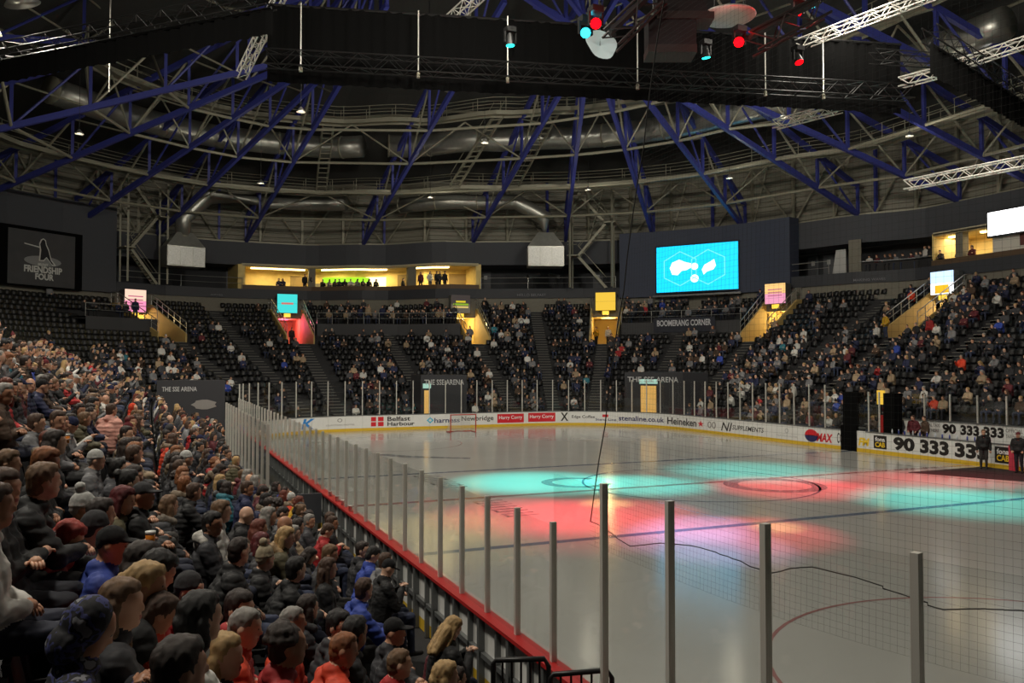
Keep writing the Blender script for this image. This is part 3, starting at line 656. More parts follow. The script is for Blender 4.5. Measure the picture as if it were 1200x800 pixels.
Lx(slab(MB(), s_out(1190, 13), s_out(1215, 13), .44, .5, 12.6, 13.4), sr).build('wall_sign', mat('maroon_sign', lin(110, 60, 56), .6), sr)
def led(name, label, px0, px1, y0, y1, o, rgb, strength, frame=.12):
    s0, s1 = s_out(px0, 14, o), s_out(px1, 14, o); p = out((s0 + s1) / 2, o); z0, z1 = zat(p, y1), zat(p, y0)
    e = empty(name, out((s0 + s1) / 2, o, z0)); tag(e, label, 'screen')
    A, B = np.array(out(s0, o)), np.array(out(s1, o)); t = (B - A) / np.linalg.norm(B - A); n = np.array([t[1], -t[0], 0.]); w = np.linalg.norm(B - A) / 2
    C = (A + B) / 2 - np.array(e.location); C[2] = (z1 - z0) / 2
    MB().obox(C - n * .1, t, n, w + frame, .12, C[2] + frame).build('housing', M_DARK, e)
    MB().obox(C + n * .04, t, n, w, .02, C[2]).build('screen_face', emit(name + '_face_%d' % int(px0), rgb, strength), e)
    return e, A + n * .075, B + n * .075, z0, z1
led('led_screen', 'blank glowing white screen high on the right wall', 1158, 1235, 243, 271, .1, (255, 255, 255), 4.5)

# doors, posters and equipment along the concourse
M_DOOR = mat('concourse_door', lin(86, 88, 92), .6)
for i, (px, lab) in enumerate(((270, 'left of the lit suite'), (570, 'right of the lit suite'), (700, 'behind the stair tower by the screen wall'), (953, 'right of the blue screen wall'), (972, 'farther right of the blue screen wall'))):
    s = s_out(px, 13, 4.1); e = empty('service_door', out(s, 4.1, ZC)); tag(e, 'grey service door on the concourse ' + lab, 'door', 'concourse doors', 'structure'); p, t, n = frame_at(s, 4.1)
    MB().obox(np.array([0, 0, 1.05]), t, n, .5, .05, 1.05).build('door_leaf', M_DOOR, e); MB().obox(n * .07 + np.array([0, 0, 1.5]), t, n, .16, .02, .2).build('notice', M_PGREY, e)
for i, (px, tilt, w, h, m, lab) in enumerate(((983, .35, .6, 2.0, M_PGREY, 'pale slanted display board on the concourse right of the screen'), (1001, 0, .5, 2.7, M_BEIGE, 'tall pale display panel on the concourse right of the screen'), (994, 0, .18, 2.1, mat('brown_panel', lin(92, 58, 34), .6), 'narrow brown panel between two pale display boards'))):
    s = s_out(px, 12.5, .8); e = empty('display_board', out(s, .8 + .2 * i, ZC - .05)); tag(e, lab, 'board', 'display boards on the concourse'); p, t, n = frame_at(s, .8)
    q = [t * sx * w * (1 - (tilt if z else 0) * .9) + t * (tilt * w * .8 if z else 0) + n * sy * .04 + np.array([0, 0, z]) for z in (0, h) for sx, sy in ((-1, -1), (1, -1), (1, 1), (-1, 1))]
    MB().hexa(q).build('board_face', m, e); MB().obox((0, 0, .04), t, n, w * 1.05, .2, .04).build('foot', M_GRAIL, e)
for i, px in enumerate((625, 650)):
    s = s_out(px, 12.5, .7); e = empty('follow_spot', out(s, .7, ZC - .05)); tag(e, 'follow spot lamp on a tripod behind the railing, %s one' % ('left', 'right')[i], 'lamp', 'follow spots'); p, t, n = frame_at(s, .7); t = Vector(t); n = Vector(n)
    for a in range(3): MB().tube([(0, 0, 1.1), (.4 * math.cos(a * 2.1), .4 * math.sin(a * 2.1), 0)], .025, 6).build('leg', M_BTRUSS, e)
    d = (n * .5 + t * (.8 if i else -.9) + Vector((0, 0, -.25))).normalized(); MB().tube([Vector((0, 0, 1.35)) - d * .7, Vector((0, 0, 1.35)) + d * .6], .18, 10, radii=[.16, .2]).build('lamp_body', M_GRAIL, e); MB().tube([Vector((0, 0, 1.35)) + d * .6, Vector((0, 0, 1.35)) + d * .66], .21, 10).build('lens_hood', M_DARK, e)
# ---- big charcoal wall panels at the bowl corners
PL0, PL1 = s_out(-60, 13, -.3, 55, 90), s_out(135, 13, -.3)
PR0, PR1 = s_out(726, 13, -.3), s_out(926, 13, -.3)
tag(slab(MB(), PL0, PL1, -.3, .9, ZF - .1, 18.3).build('wall_banner_left', M_GREY), 'tall charcoal wall panel behind the sports banner at left', 'wall', kind='structure')
tag(slab(MB(), PR0, PR1, -.3, .9, ZF - .1, 16.9).build('wall_screen_right', mat('blue_charcoal_wall', lin(60, 66, 84), .7)), 'tall charcoal wall panel behind the blue screen', 'wall', kind='structure')
sc_e, a0, a1, z0, z1 = led('video_screen', 'bright cyan video screen with two outlined hexagons and white map shapes', 770, 865, 287, 341, -.45, (10, 190, 245), 1.7)
M_SW = emit('screen_white', (255, 255, 255), 1.5); M_SL = emit('screen_line', (110, 230, 240), 1.3)
def spt(u, v): q = a0 + (a1 - a0) * u; return (q[0], q[1], z0 + (z1 - z0) * v)
def shape(pts, m, name):
    o = MB().add([spt(u, v) for u, v in pts], [tuple(range(len(pts)))]).build(name, m, sc_e); o.data.transform(Matrix.Translation(-sc_e.location))
def hexline(cu, cv, r, w=.012):
    for i in range(6):
        a, b = PI / 2 + i * PI / 3, PI / 2 + (i + 1) * PI / 3
        q = [(cu + (r + d) * math.cos(t) * .62, cv + (r + d) * math.sin(t) * 1.0) for t, d in ((a, 0), (b, 0), (b, w * 2), (a, w * 2))]
        shape(q, M_SL, 'hexagon_edge')
hexline(.30, .50, .36); hexline(.645, .50, .36)
shape([(.17, .52), (.20, .64), (.29, .70), (.36, .64), (.44, .60), (.45, .52), (.38, .46), (.32, .45), (.27, .36), (.20, .38)], M_SW, 'map_shape')
shape([(.57, .45), (.60, .55), (.66, .60), (.72, .66), (.74, .52), (.71, .44), (.63, .40), (.59, .34)], M_SW, 'map_shape')
for cu, cv, r in ((.48, .53, .075), (.48, .27, .085)): shape([(cu + r * .6 * math.cos(2 * PI * i / 16), cv + r * math.sin(2 * PI * i / 16)) for i in range(16)], M_SW, 'round_shape')
tt = (a1 - a0) / np.linalg.norm(a1 - a0); MB().obox(((a0 + a1) / 2 - np.array(sc_e.location)) * [1, 1, 0] + [0, 0, -.35], tt, (tt[1], -tt[0]), np.linalg.norm(a1 - a0) / 2 + .3, .25, .08).build('ledge', M_GRAIL, sc_e)

# ---- dark sports banner at left, in a black recess
b0, b1 = s_out(-8, 13, -.4, 55, 90), s_out(96, 13, -.4); pm = out((b0 + b1) / 2, -.4); bz0, bz1 = zat(pm, 337), zat(pm, 268)
bn = empty('sports_banner', out((b0 + b1) / 2, -.4, bz0)); tag(bn, 'dark hanging banner with white hockey player outline and FRIENDSHIP FOUR lettering', 'banner')
bA, bB = np.array(out(b0, -.4)), np.array(out(b1, -.4)); bt = (bB - bA) / np.linalg.norm(bB - bA); bnn = np.array([bt[1], -bt[0], 0.]); bw = np.linalg.norm(bB - bA)
bc = (bA + bB) / 2 - np.array(bn.location); bc[2] = (bz1 - bz0) / 2
MB().obox(bc, bt, bnn, bw / 2, .04, bc[2]).build('recess_panel', M_BLACK, bn)
cz0, cz1 = zat(pm, 335), zat(pm, 272)
cc = bc + bt * (46.5 - 44) / 104 * bw + bnn * .08; cc[2] = (cz0 + cz1) / 2 - bz0
MB().obox(cc, bt, bnn, bw * 79 / 104 / 2, .025, (cz1 - cz0) / 2).build('banner_cloth', mat('banner_cloth', lin(72, 72, 74), .8, noise=.1, nscale=1.5), bn)
M_BNP = mat('banner_print', lin(205, 205, 200), .7); M_BND = mat('banner_dark', lin(30, 30, 34), .7); M_BNG = mat('banner_mid', lin(140, 140, 140), .7)
def bpt(px, py, o=-.46):
    q = bA + bt * (px + 8) / 104 * bw + bnn * (.11 - (o + .45)); return (q[0], q[1], cz0 + (cz1 - cz0) * (335 - py) / 63)
def bshape(pts, m, name, o=-.46):
    ob = MB().add([bpt(x, y, o) for x, y in pts], [tuple(range(len(pts)))]).build(name, m, bn); ob.data.transform(Matrix.Translation(-bn.location))
bshape([(47 + 22 * math.cos(a), 306 + 6 * math.sin(a)) for a in [2 * PI * i / 20 for i in range(20)]], M_BNG, 'ice_patch', -.45)
bshape([(42, 306), (43, 293), (42, 286), (44, 281), (47, 279), (50, 281), (51, 286), (54, 292), (57, 303), (63, 310), (58, 310), (51, 302), (48, 306)], M_BNP, 'player_outline', -.455)
bshape([(43.5, 305), (44.5, 293), (43.2, 286.5), (45, 282), (47, 280.3), (49, 282), (50, 287), (53, 293), (56, 304), (60, 309), (57.5, 308.5), (51, 300.5), (47.5, 304.5)], M_BND, 'player_figure', -.465)
bshape([(25, 287), (25, 288.2), (44, 291), (44, 289.6)], M_BNP, 'stick', -.466)
for body, x0, x1, y0, y1 in (('BELFAST', 41, 53, 308.5, 311.5), ('FRIENDSHIP', 25, 70, 312, 320), ('FOUR', 38, 60, 320.5, 328)):
    v, f = text_mesh(body, .04); o = MB().add([bpt(x0 + (x1 - x0) * a, y1 + (y0 - y1) * b, -.47) for a, b in v], f).build('banner_lettering', M_BNP, bn); o.data.transform(Matrix.Translation(-bn.location))

# ---- illuminated cube signs over the entrances
CUBE = [([(255, 214, 190), (255, 150, 190)], 'pink and white'), ([(60, 226, 222), (60, 226, 222)], 'turquoise'), ([(96, 84, 80), (150, 140, 120)], 'grey with yellow and green stripes'),
        ([(246, 200, 60), (246, 200, 60)], 'plain yellow'), ([(255, 206, 130), (240, 160, 190)], 'yellow over pink'), ([(190, 220, 255), (255, 255, 255)], 'white with a yellow corner')]
CUBE_Y = [(339.5, 366), (345, 367), (346, 367), (343, 364), (332.5, 356), (318, 345)]
for i, (s, h) in enumerate(VOM):
    p, t, n = frame_at(s, -.9); c, c2 = CUBE[i][0]; zb, zt2 = zat(p, CUBE_Y[i][1]), zat(p, CUBE_Y[i][0]); hw = .92; hz = (zt2 - zb) / 2
    e = empty('cube_sign', (p[0], p[1], zb)); tag(e, 'illuminated box sign, %s, above a stand entrance' % CUBE[i][1], 'sign', 'box signs over the entrances')
    MB().obox((0, 0, hz), t, n, hw - .02, .5, hz - .02).build('sign_box', M_GRAIL, e)
    st = (1.1, 1.0, .35, 1.0, 1.1, 1.6)[i]
    for k, col in enumerate((c, c2)):
        zc = hz * (1.5 - k); MB().obox((n[0] * .51, n[1] * .51, zc), t, n, hw, .02, hz * .49).build('sign_face', emit('cube_%d_%d' % (i, k), col, st), e)
    if i == 2:
        for k, col in enumerate([(240, 220, 40), (150, 190, 40), (240, 210, 120)]):
            MB().obox((n[0] * .54, n[1] * .54, hz * (1.25 - .3 * k)), t, n, hw * (.8 if k else .5), .01, hz * .1).build('sign_stripe', emit('cube_stripe_%d' % k, col, .8), e)
    if i in (0, 4):
        for k in range(3): MB().obox((n[0] * .54, n[1] * .54, hz * (1.4 - .3 * k)), t, n, hw * .7, .01, hz * .05).build('sign_stripe', emit('cube_pink_%d' % k, (220, 120, 150), .8), e)
    if i == 1: MB().obox((n[0] * .54, n[1] * .54, hz), t, n, hw * .6, .01, hz * .1).build('sign_stripe', emit('cube_red', (220, 120, 110), .9), e)
    if i == 5: MB().obox((n[0] * .54 - t[0] * .0, n[1] * .54, hz * .45), t, n, hw * .6, .01, hz * .35).build('sign_stripe', emit('cube_yel', (250, 190, 40), 1.2), e)
    MB().obox((n[0] * .45, n[1] * .45, -.22), t, n, .3, .06, .17).build('exit_sign', emit('exit_amber', (255, 205, 70), 1.4), e)

# ---- viewing platforms with rails and the lettered banner
def platform(label, px0, px1, k, ytop):
    s0, s1 = s_out(px0, 9.5), s_out(px1, 9.5); e = empty('viewing_platform', rowp((s0 + s1) / 2, k, rowz(k))); tag(e, label, 'platform', 'viewing platforms')
    fn = lambda s, o, z: off(s, rowo(s, k) + o, z); zf = rowz(k) + 1.0
    ss = frange(s0, s1, 1.0); V = []
    for s in ss: V += [fn(s, 0, rowz(k) - .1), fn(s, 0, zf), fn(s, 2.4, zf)]
    Fc = []
    for j in range(len(ss) - 1): Fc += [(3 * j, 3 * j + 3, 3 * j + 4, 3 * j + 1), (3 * j + 1, 3 * j + 4, 3 * j + 5, 3 * j + 2)]
    Lx(MB().add(V, Fc), e).build('deck', mat('platform_front', lin(60, 60, 62), .7), e)
    Lx(MB().tube([fn(s, .05, zf + 1) for s in ss], .03, 6), e).build('top_rail', M_RAIL, e); Lx(MB().tube([fn(s, .05, zf + .5) for s in ss], .02, 5), e).build('mid_rail', M_RAIL, e)
    for s in frange(s0, s1, 1.3):
        p = Vector(fn(s, .05, zf)) - e.location; MB().tube([p, p + Vector((0, 0, 1))], .026, 6).build('post', M_RAIL, e)
    return e, s0, s1
platform('railed viewing platform left of the pink cube sign', 35, 138, 16, 375)
platform('railed viewing platform between turquoise and striped cube signs', 358, 522, 16, 375)
pf, f0, f1 = platform('railed viewing platform with lettered banner under the blue screen', 735, 895, 16, 375)
s0, s1 = s_in(766, 9, 11.3, 85, 105), s_in(838, 9, 11.3, 85, 105)
k = 16; o16 = rowo((s0 + s1) / 2, k) - .12; pb_ = off((s0 + s1) / 2, o16); zb0, zb1 = zat(pb_, 389), zat(pb_, 372)
s0, s1 = s_in(766, (zb0 + zb1) / 2, o16, 85, 105), s_in(838, (zb0 + zb1) / 2, o16, 85, 105)
e = empty('lettered_banner', off((s0 + s1) / 2, o16, zb0)); tag(e, 'dark banner reading BOOMERANG CORNER hung on the platform rail', 'banner')
Lx(slab(MB(), s0, s1, o16, o16 + .03, zb0, zb1, 'off', .6), e).build('banner_cloth', mat('boom_cloth', lin(44, 46, 56), .8), e)
o = wrap_text('banner_lettering', 'BOOMERANG CORNER', s0 + .15, s1 - .15, o16 - .08, zb0 + (zb1 - zb0) * .42, zb0 + (zb1 - zb0) * .85, mat('boom_print', lin(200, 200, 205), .7), e, 'off', .03); fix(o)

# ---- dark ground level entrance blocks with lettering behind the end glass
def block(label, px0, px1, ytop, text, door, o=1.1, depth=2.6, tx=None):
    s0, s1 = s_in(px0, 2, o, 55, 110), s_in(px1, 2, o, 55, 110); p = off((s0 + s1) / 2, o); zt_ = zat(p, ytop)
    e = empty('tunnel_block', off((s0 + s1) / 2, o, 0)); tag(e, label, 'tunnel', 'dark tunnel blocks behind the boards')
    Lx(slab(MB(), s0, s1, o, o + depth, 0, zt_, 'off', .6), e).build('wall', mat('tunnel_wall', lin(50, 50, 54), .7), e)
    if text:
        tx = tx or (px0 + 4, px1 - 4); q0, q1 = s_in(tx[0], 2, o, 55, 110), s_in(tx[1], 2, o, 55, 110)
        fix(wrap_text('lettering', text, q0, q1, o - .07, zt_ - .75, zt_ - .35, mat('tunnel_print', lin(190, 190, 190), .6), e, 'off', .015))
    if door:
        q0, q1 = s_in(door[0], 2, o, 55, 110), s_in(door[1], 2, o, 55, 110)
        Lx(slab(MB(), q0, q1, o - .03, o, 0, zat(p, door[2]), 'off', .4), e).build('door', mat('lit_door', lin(230, 190, 120), .5, emis=lin(255, 190, 90), estr=.35), e)
        Lx(slab(MB(), q0 - .1, q1 + .1, o - .05, o - .0, zat(p, door[2]) + .15, zat(p, door[2]) + .5, 'off', .4), e).build('exit_sign', emit('exit_green', (190, 235, 215), .8), e)
    return e
def at_y(px, Y): d = ray(px, 430); return CAMX + d[0] * (Y - CAMY) / d[1]
YB = 22.0; xa, xb = at_y(184, YB), at_y(264, YB); e = empty('tunnel_block', ((xa + xb) / 2, YB, 1.0)); tag(e, 'dark tunnel block with pale lettering near the left corner', 'tunnel', 'dark tunnel blocks behind the boards')
zt_ = zat((xa, YB), 446); MB().box((xa - e.location.x, 0, -.9), (xb - e.location.x, 2.2, zt_ - 1.0)).build('wall', mat('tunnel_wall', lin(50, 50, 54), .7), e)
flat_text('lettering', 'THE SSE ARENA', (at_y(190, YB) - e.location.x, -.02, zt_ - 1.0 - .6), (1, 0, 0), at_y(231, YB) - at_y(190, YB), .26, mat('tunnel_print', lin(190, 190, 190), .6), e, .015)
MB().add([(at_y(240, YB) - e.location.x + .55 * math.cos(t_) * (1.3 if i_ % 2 else 1), -.02, zt_ - 1.0 - 1.35 + .28 * math.sin(t_)) for i_, t_ in enumerate([2 * PI * i_ / 14 for i_ in range(14)])], [tuple(range(14))]).build('emblem', M_GPRINT, e)
block('dark tunnel block with lettering behind the goal glass', 493, 547, 439, 'THE SSE ARENA', (497, 503, 457))
block('dark tunnel block with lit doorway right of the goal', 732, 800, 436, 'THE SSE ARENA', (751, 769, 452))

# ================================================================== ROOF STEEL
TR = [((-430, 195), (312, 63)), ((-190, 214), (310, 78)), ((-45, 240), (312, 88)), ((90, 240), (333, 98)), ((183, 263), (363, 103)), ((287, 275), (393, 107)), ((425, 280), (525, 115)), ((555, 280), (650, 120)), ((662, 280), (683, 120)),
      ((765, 258), (715, 120)), ((873, 250), (760, 120)), ((1005, 255), (805, 120)), ((1125, 235), (885, 125)), ((1215, 203), (1057, 133)), ((1330, 150), (960, 7))]
NODES = []
for i, (lo, hi) in enumerate(TR):
    s = s_out(lo[0], 16.5, 1.4, 30, 132); A = Vector(out(s, 1.4, 0)); A.z = ZT + .1
    best = None; d = ray(*hi)
    for j in range(400):
        dep = 15 + j * .2; p = CAM + d * dep; run = math.hypot(p[0] - A.x, p[1] - A.y)
        e_ = abs((p[2] - A.z) - .36 * run)
        if run > 8 and (best is None or e_ < best[0]): best = (e_, Vector(p))
    B = best[1]; run = (B - A).length; C = A + (B - A) * max(1.0, 34 / run)
    e = empty('roof_truss', A); tag(e, 'blue steel roof truss, %s of the fan counted from the left' % ordinal(i + 1), 'truss', 'blue roof trusses')
    dirv = (C - A); n = 7; up = Vector((0, 0, 1)); near_c = (i < 4 or i > 11)
    bot = [A + dirv * j / n for j in range(n + 1)]; top = [bot[j] + up * (2.2 + .35 * j) for j in range(n + 1)]
    MB().beam(Vector((0, 0, 0)), C - A, .28, .38).build('bottom_chord', M_BLUE, e)
    MB().beam(top[0] - A, top[-1] - A, .3, .36).build('top_chord', M_BLUE, e)
    for j in range(n + 1):
        MB().beam(bot[j] - A, top[j] - A, .2).build('vertical', M_BLUE, e)
        if j < n:
            MB().tube([bot[j] - A, top[j + 1] - A], .085, 6).build('diagonal', M_STEEL if j % 2 else M_BLUE, e)
            if j: MB().tube([bot[j] - A, top[j - 1] - A], .07, 6).build('diagonal', M_STEEL, e)
    NODES.append((bot, top))
for j, nm in ((1, 'outermost'), (2, 'second'), (3, 'third'), (4, 'innermost')):
    e = empty('brace_ring', NODES[0][0][j]); tag(e, 'grey steel pipe bracing between the blue trusses, %s ring from the wall' % nm, 'bracing', 'pipe bracing rings')
    for a, b in zip(NODES, NODES[1:]):
        p, q = a[0][j], b[0][j]
        if (p - q).length < 22:
            MB().tube([p - e.location, q - e.location], .11, 7).build('brace_pipe', M_STEEL, e)
            if j in (1, 3):
                m = (a[1][j] + b[1][j]) / 2; MB().tube([p - e.location, m - e.location], .07, 6).tube([m - e.location, q - e.location], .07, 6).build('brace_strut', M_STEEL, e)
# wall columns and crossed braces in front of the cladding
cs = [s_out(x, 19, 1.9, 40, 125) for x in range(-30, 1260, 48)]
for i, s in enumerate(cs):
    e = tag(MB().beam(out(s, 1.9, ZT), out(s, 1.9, 22.4), .22, .22).build('wall_column', M_BLUE if i % 4 == 2 else M_STEEL), 'slim %s steel column on the cladding wall, %s from the left' % ('blue' if i % 4 == 2 else 'grey', ordinal(i + 1)), 'column', 'columns on the cladding wall', 'structure')
    if i:
        a, b = cs[i - 1], s; z0_, z1_ = (ZT, 22) if i % 2 else (22, ZT)
        MB().tube([Vector(out(a, 1.8, z0_)) , Vector(out(b, 1.8, z1_))], .1, 6).build('brace', M_STEEL, e)
        if i % 2: MB().tube([Vector(out(b, 1.8, ZT)), Vector(out(b + (b - a) * .4, 1.8, 22))], .07, 6).build('brace', M_STEEL, e)
s0, s1 = cs[0], cs[-1]
tag(slab(MB(), s0, s1, 1.2, 1.75, ZT, ZT + .14).build('trim_1', M_STEEL), 'pale steel ledge along the top of the charcoal wall', 'ledge', kind='structure')
# ---- catwalk rings
def catwalk(label, o, z, s0, s1, w=1.1):
    e = empty('catwalk', out(s0, o, z)); tag(e, label, 'catwalk', 'roof catwalks')
    Lx(slab(MB(), s0, s1, o - w / 2, o + w / 2, z - .12, z), e).build('deck', M_STEEL, e)
    for side in (-1, 1):
        q = o + side * w / 2; ss = frange(s0, s1, 1.0)
        Lx(slab(MB(), s0, s1, q - .03, q + .03, z - .28, z + .05), e).build('edge_beam', M_STEEL, e)
        for h in (.55, 1.1): Lx(MB().tube([out(s, q, z + h) for s in ss], .03, 5), e).build('rail', M_STEEL, e)
        for s in frange(s0, s1, 1.9):
            p = Vector(out(s, q, z)) - e.location; MB().tube([p, p + Vector((0, 0, 1.1))], .028, 5).build('post', M_STEEL, e)
    return e
zc1, zc2 = zat(out(82, -5), 224), zat(out(82, -13), 140)
catwalk('grey steel catwalk ring running close to the cladding wall', -5, zc1, s_out(-60, 19, -5, 50), s_out(1230, 19, -5))
catwalk('upper grey steel catwalk ring nearer to the black drape', -13, zc2, s_out(100, 22, -13, 50), s_out(1230, 22, -13, 60, 125))
# link stairs between the two rings
for i, px in enumerate((375, 530, 600)):
    sa = s_out(px, 20, -5); sb = sa + (1.2 if i else -.6); a, b = Vector(out(sa, -5.6, zc1)), Vector(out(sb, -12.4, zc2)); x, t, n = frame_at(sa)
    e = empty('catwalk_stair', a); tag(e, 'steep steel stair linking the two catwalks, %s of three' % ('leftmost', 'middle', 'rightmost')[i], 'stair', 'catwalk stairs'); t = Vector(t)
    for sg in (-.45, .45):
        MB().beam(t * sg, b - a + t * sg, .08, .25).build('stringer', M_STEEL, e); MB().tube([t * sg + Vector((0, 0, 1)), b - a + t * sg + Vector((0, 0, 1))], .03, 5).build('rail', M_STEEL, e)
    for j in range(1, 14): q = (b - a) * j / 14; MB().beam(q - t * .45, q + t * .45, .25, .05).build('tread', M_STEEL, e)
# ---- air ducts
def duct(label, pts, r, bands=True):
    e = empty('air_duct', pts[0]); tag(e, label, 'duct', 'round air ducts'); P = [Vector(p) - e.location for p in pts]
    MB().tube(P, r, 16).build('duct_tube', M_GALV, e, True)
    if bands:
        for p, q in zip(P[::2], P[1::2]):
            d = (q - p).normalized() * .06; MB().tube([p - d, p + d], r * 1.05, 16).build('joint_band', M_STEEL, e, True)
    return e
zd = zat(out(85, -8.5), 170)
duct('large round duct ring in the roof above the far stand, left run', [out(s, -8.5, zd) for s in frange(s_out(60, 22, -8.5, 50), s_out(425, 22, -8.5), 1.6)], .95)
duct('large round duct ring in the roof above the far stand, right run', [out(s, -8.5, zd) for s in frange(s_out(455, 22, -8.5), s_out(1180, 22, -8.5), 1.6)], .95)
HOODS = []
for i, (xa, xb, hx) in enumerate(((246, 405, 215), (470, 605, 639))):
    z = zat(out(s_out((xa + xb) / 2, 19, -2), -2), 236); sa, sb = s_out(xa, 19, -2), s_out(xb, 19, -2)
    base = [out(s, -2, z) for s in frange(sa, sb, 1.4)]
    sh = s_out(hx, 16, -2); ph = out(sh, -2); zb, zm, zt2 = zat(ph, 313), zat(ph, 290), zat(ph, 276)
    elbow = [Vector(base[0]) if i == 0 else Vector(base[-1])]; P1 = Vector((ph[0], ph[1], zt2 + 1.6)); P2 = Vector((ph[0], ph[1], zt2 - .1))
    path = ([P2, P1] + [Vector(p) for p in base]) if i == 0 else ([Vector(p) for p in base] + [P1, P2])
    lab = ('left', 'right')[i]
    duct('galvanised duct along the cladding wall feeding the %s air hood' % lab, path, .72)
    p, t, n = frame_at(sh, -2); e = empty('air_hood', (ph[0], ph[1], zb)); tag(e, 'galvanised air hood with slatted front, %s of the two' % lab, 'air hood', 'air hoods')
    hw, hd, h1, h2 = 1.65, 1.0, zm - zb, zt2 - zb; t2, n2 = np.array(t), np.array(n)
    MB().obox((0, 0, h1 / 2), t, n, hw, hd, h1 / 2).build('hood_box', M_GALV, e)
    q = [t2 * sx * hw + n2 * sy * hd + np.array([0, 0, h1]) for sx, sy in ((-1, -1), (1, -1), (1, 1), (-1, 1))] + [t2 * sx * .72 + n2 * sy * .6 + np.array([0, 0, h2 + .2]) for sx, sy in ((-1, -1), (1, -1), (1, 1), (-1, 1))]
    MB().hexa(q).build('hood_cone', M_GALV, e)
    for j in range(3): MB().obox(n2 * (hd + .02) + t2 * (j - 1) * hw * .66 + np.array([0, 0, h1 / 2]), t, n, hw * .31, .03, h1 * .44).build('grille', mat('hood_grille', lin(190, 190, 186), .4, metal=.5, noise=.2, nscale=8), e)
# ---- steel stair towers either side of the hoods
def tower(label, px0, px1, ytops):
    sa, sb = s_out(px0, 15, .3), s_out(px1, 15, .3); A, B = np.array(out(sa, .3)), np.array(out(sb, .3)); z0_ = ZC; p, t, n = frame_at((sa + sb) / 2, .3)
    e = empty('stair_tower', (A[0], A[1], z0_)); tag(e, label, 'stairs', 'steel stair towers'); d = Vector(B - A); inn = Vector(n); H = 9.0
    for u in (0.05, .95):
        for v in (0, 1.6): q = d * u + inn * v; MB().beam(q, q + Vector((0, 0, H)), .16).build('post', M_STEEL, e)
    for k in range(3):
        za, zb = k * 3.0, (k + 1) * 3.0; u0, u1 = (.2, .8) if k % 2 else (.8, .2)
        for v in (.1, .8):
            a, b = d * u0 + inn * v + Vector((0, 0, za)), d * u1 + inn * v + Vector((0, 0, zb))
            MB().beam(a, b, .07, .24).build('stringer', M_STEEL, e); MB().tube([a + Vector((0, 0, 1)), b + Vector((0, 0, 1))], .03, 5).build('rail', M_STEEL, e)
        for j in range(1, 12):
            q = d * (u0 + (u1 - u0) * j / 12) + Vector((0, 0, za + 3.0 * j / 12)); MB().beam(q + inn * .1, q + inn * .8, .24, .05).build('tread', M_STEEL, e)
        ue = .1 if k % 2 == 0 else .9; q = d * ue + Vector((0, 0, zb)); MB().beam(q, q + inn * 1.6, 1.0, .1).build('landing', M_STEEL, e)
        MB().tube([q + inn * 1.6 - d * .1 + Vector((0, 0, 1)), q + inn * 1.6 + d * .1 + Vector((0, 0, 1))], .03, 5).build('rail', M_STEEL, e)
tower('zigzag steel stair tower right of the dark banner wall', 138, 190, 0)
tower('zigzag steel stair tower left of the blue screen wall', 668, 722, 0)

# ================================================================== HANGING DRAPE, TRUSSES AND LIGHT RIG
ZD = 16.5
PA, PB = atz(313, 96, ZD), atz(1057, 133, ZD)
QA, QB = atz(-60, 108, ZD), atz(318, 40, ZD)
RA, RB = atz(1090, 87, ZD), atz(1260, 183, ZD)
def lattice(e, a, b, size, m, n=None, r=.03, prefix=''):
    """four chord box truss between two points, as parts of e"""
    a, b = Vector(a) - e.location, Vector(b) - e.location; d = (b - a); L_ = d.length; dn = d.normalized(); sx = dn.cross(Vector((0, 0, 1))).normalized() * size / 2; sz = sx.cross(dn).normalized() * size / 2
    for u in (-1, 1):
        for w_ in (-1, 1): MB().tube([a + sx * u + sz * w_, b + sx * u + sz * w_], r, 6).build('chord', m, e)
    n = n or max(2, int(L_ / size)); web = MB()
    for i in range(n):
        p, q = a + d * i / n, a + d * (i + 1) / n; f_ = 1 if i % 2 else -1
        for u in (-1, 1): web.tube([p + sx * u - sz * f_, q + sx * u + sz * f_], r * .6, 4)
        for w_ in (-1, 1): web.tube([p + sx * -f_ + sz * w_, q + sx * f_ + sz * w_], r * .6, 4)
    web.build('lattice_web', m, e)
def drape(label, a, b, h, front):
    a, b = Vector(a), Vector(b); e = empty('black_drape', a); tag(e, label, 'drape', 'black roof drapes'); d = b - a; nn = Vector((d.y, -d.x, 0)).normalized()
    n = int(d.length / .18); V = []; Fc = []
    for i in range(n + 1):
        q = d * i / n + nn * (.07 * math.sin(i * 2.1) + .04 * math.sin(i * .7)); V += [q, q + Vector((0, 0, h))]
    Fc = [(2 * i, 2 * i + 2, 2 * i + 3, 2 * i + 1) for i in range(n)]
    MB().add(V, Fc).build('drape_cloth', M_BLACK, e, True)
    MB().tube([Vector((0, 0, h)), d + Vector((0, 0, h))], .06, 6).build('top_pipe', M_BTRUSS, e)
    return e
drape('long black drape hung across the middle of the roof', PA, PB, 3.3, 0)
drape('short black drape slanting away at upper left', QA, QB, .95, 0)
drape('short black drape slanting away at upper right', RA, RB, 1.3, 0)
def hung_truss(name, label, a, b, size, m, group, r=.03): e = empty(name, a); tag(e, label, 'truss', group); lattice(e, a, b, size, m, r=r); return e
dP = Vector(PB) - Vector(PA); nP = Vector((dP.y, -dP.x, 0)).normalized()
if nP.dot(Vector(CAM) - Vector(PA)) < 0: nP = -nP
hung_truss('black_truss', 'black box truss hung in front of the long drape', Vector(PA) + nP * .7 + Vector((0, 0, .75)), Vector(PB) + nP * .7 + Vector((0, 0, .75)), .62, M_BTRUSS, 'black hung trusses')
hung_truss('black_truss', 'black box truss above the short drape at upper left', Vector(QA) + Vector((0, 0, 1.3)), Vector(QB) + Vector((0, 0, 1.3)), .6, M_BTRUSS, 'black hung trusses')
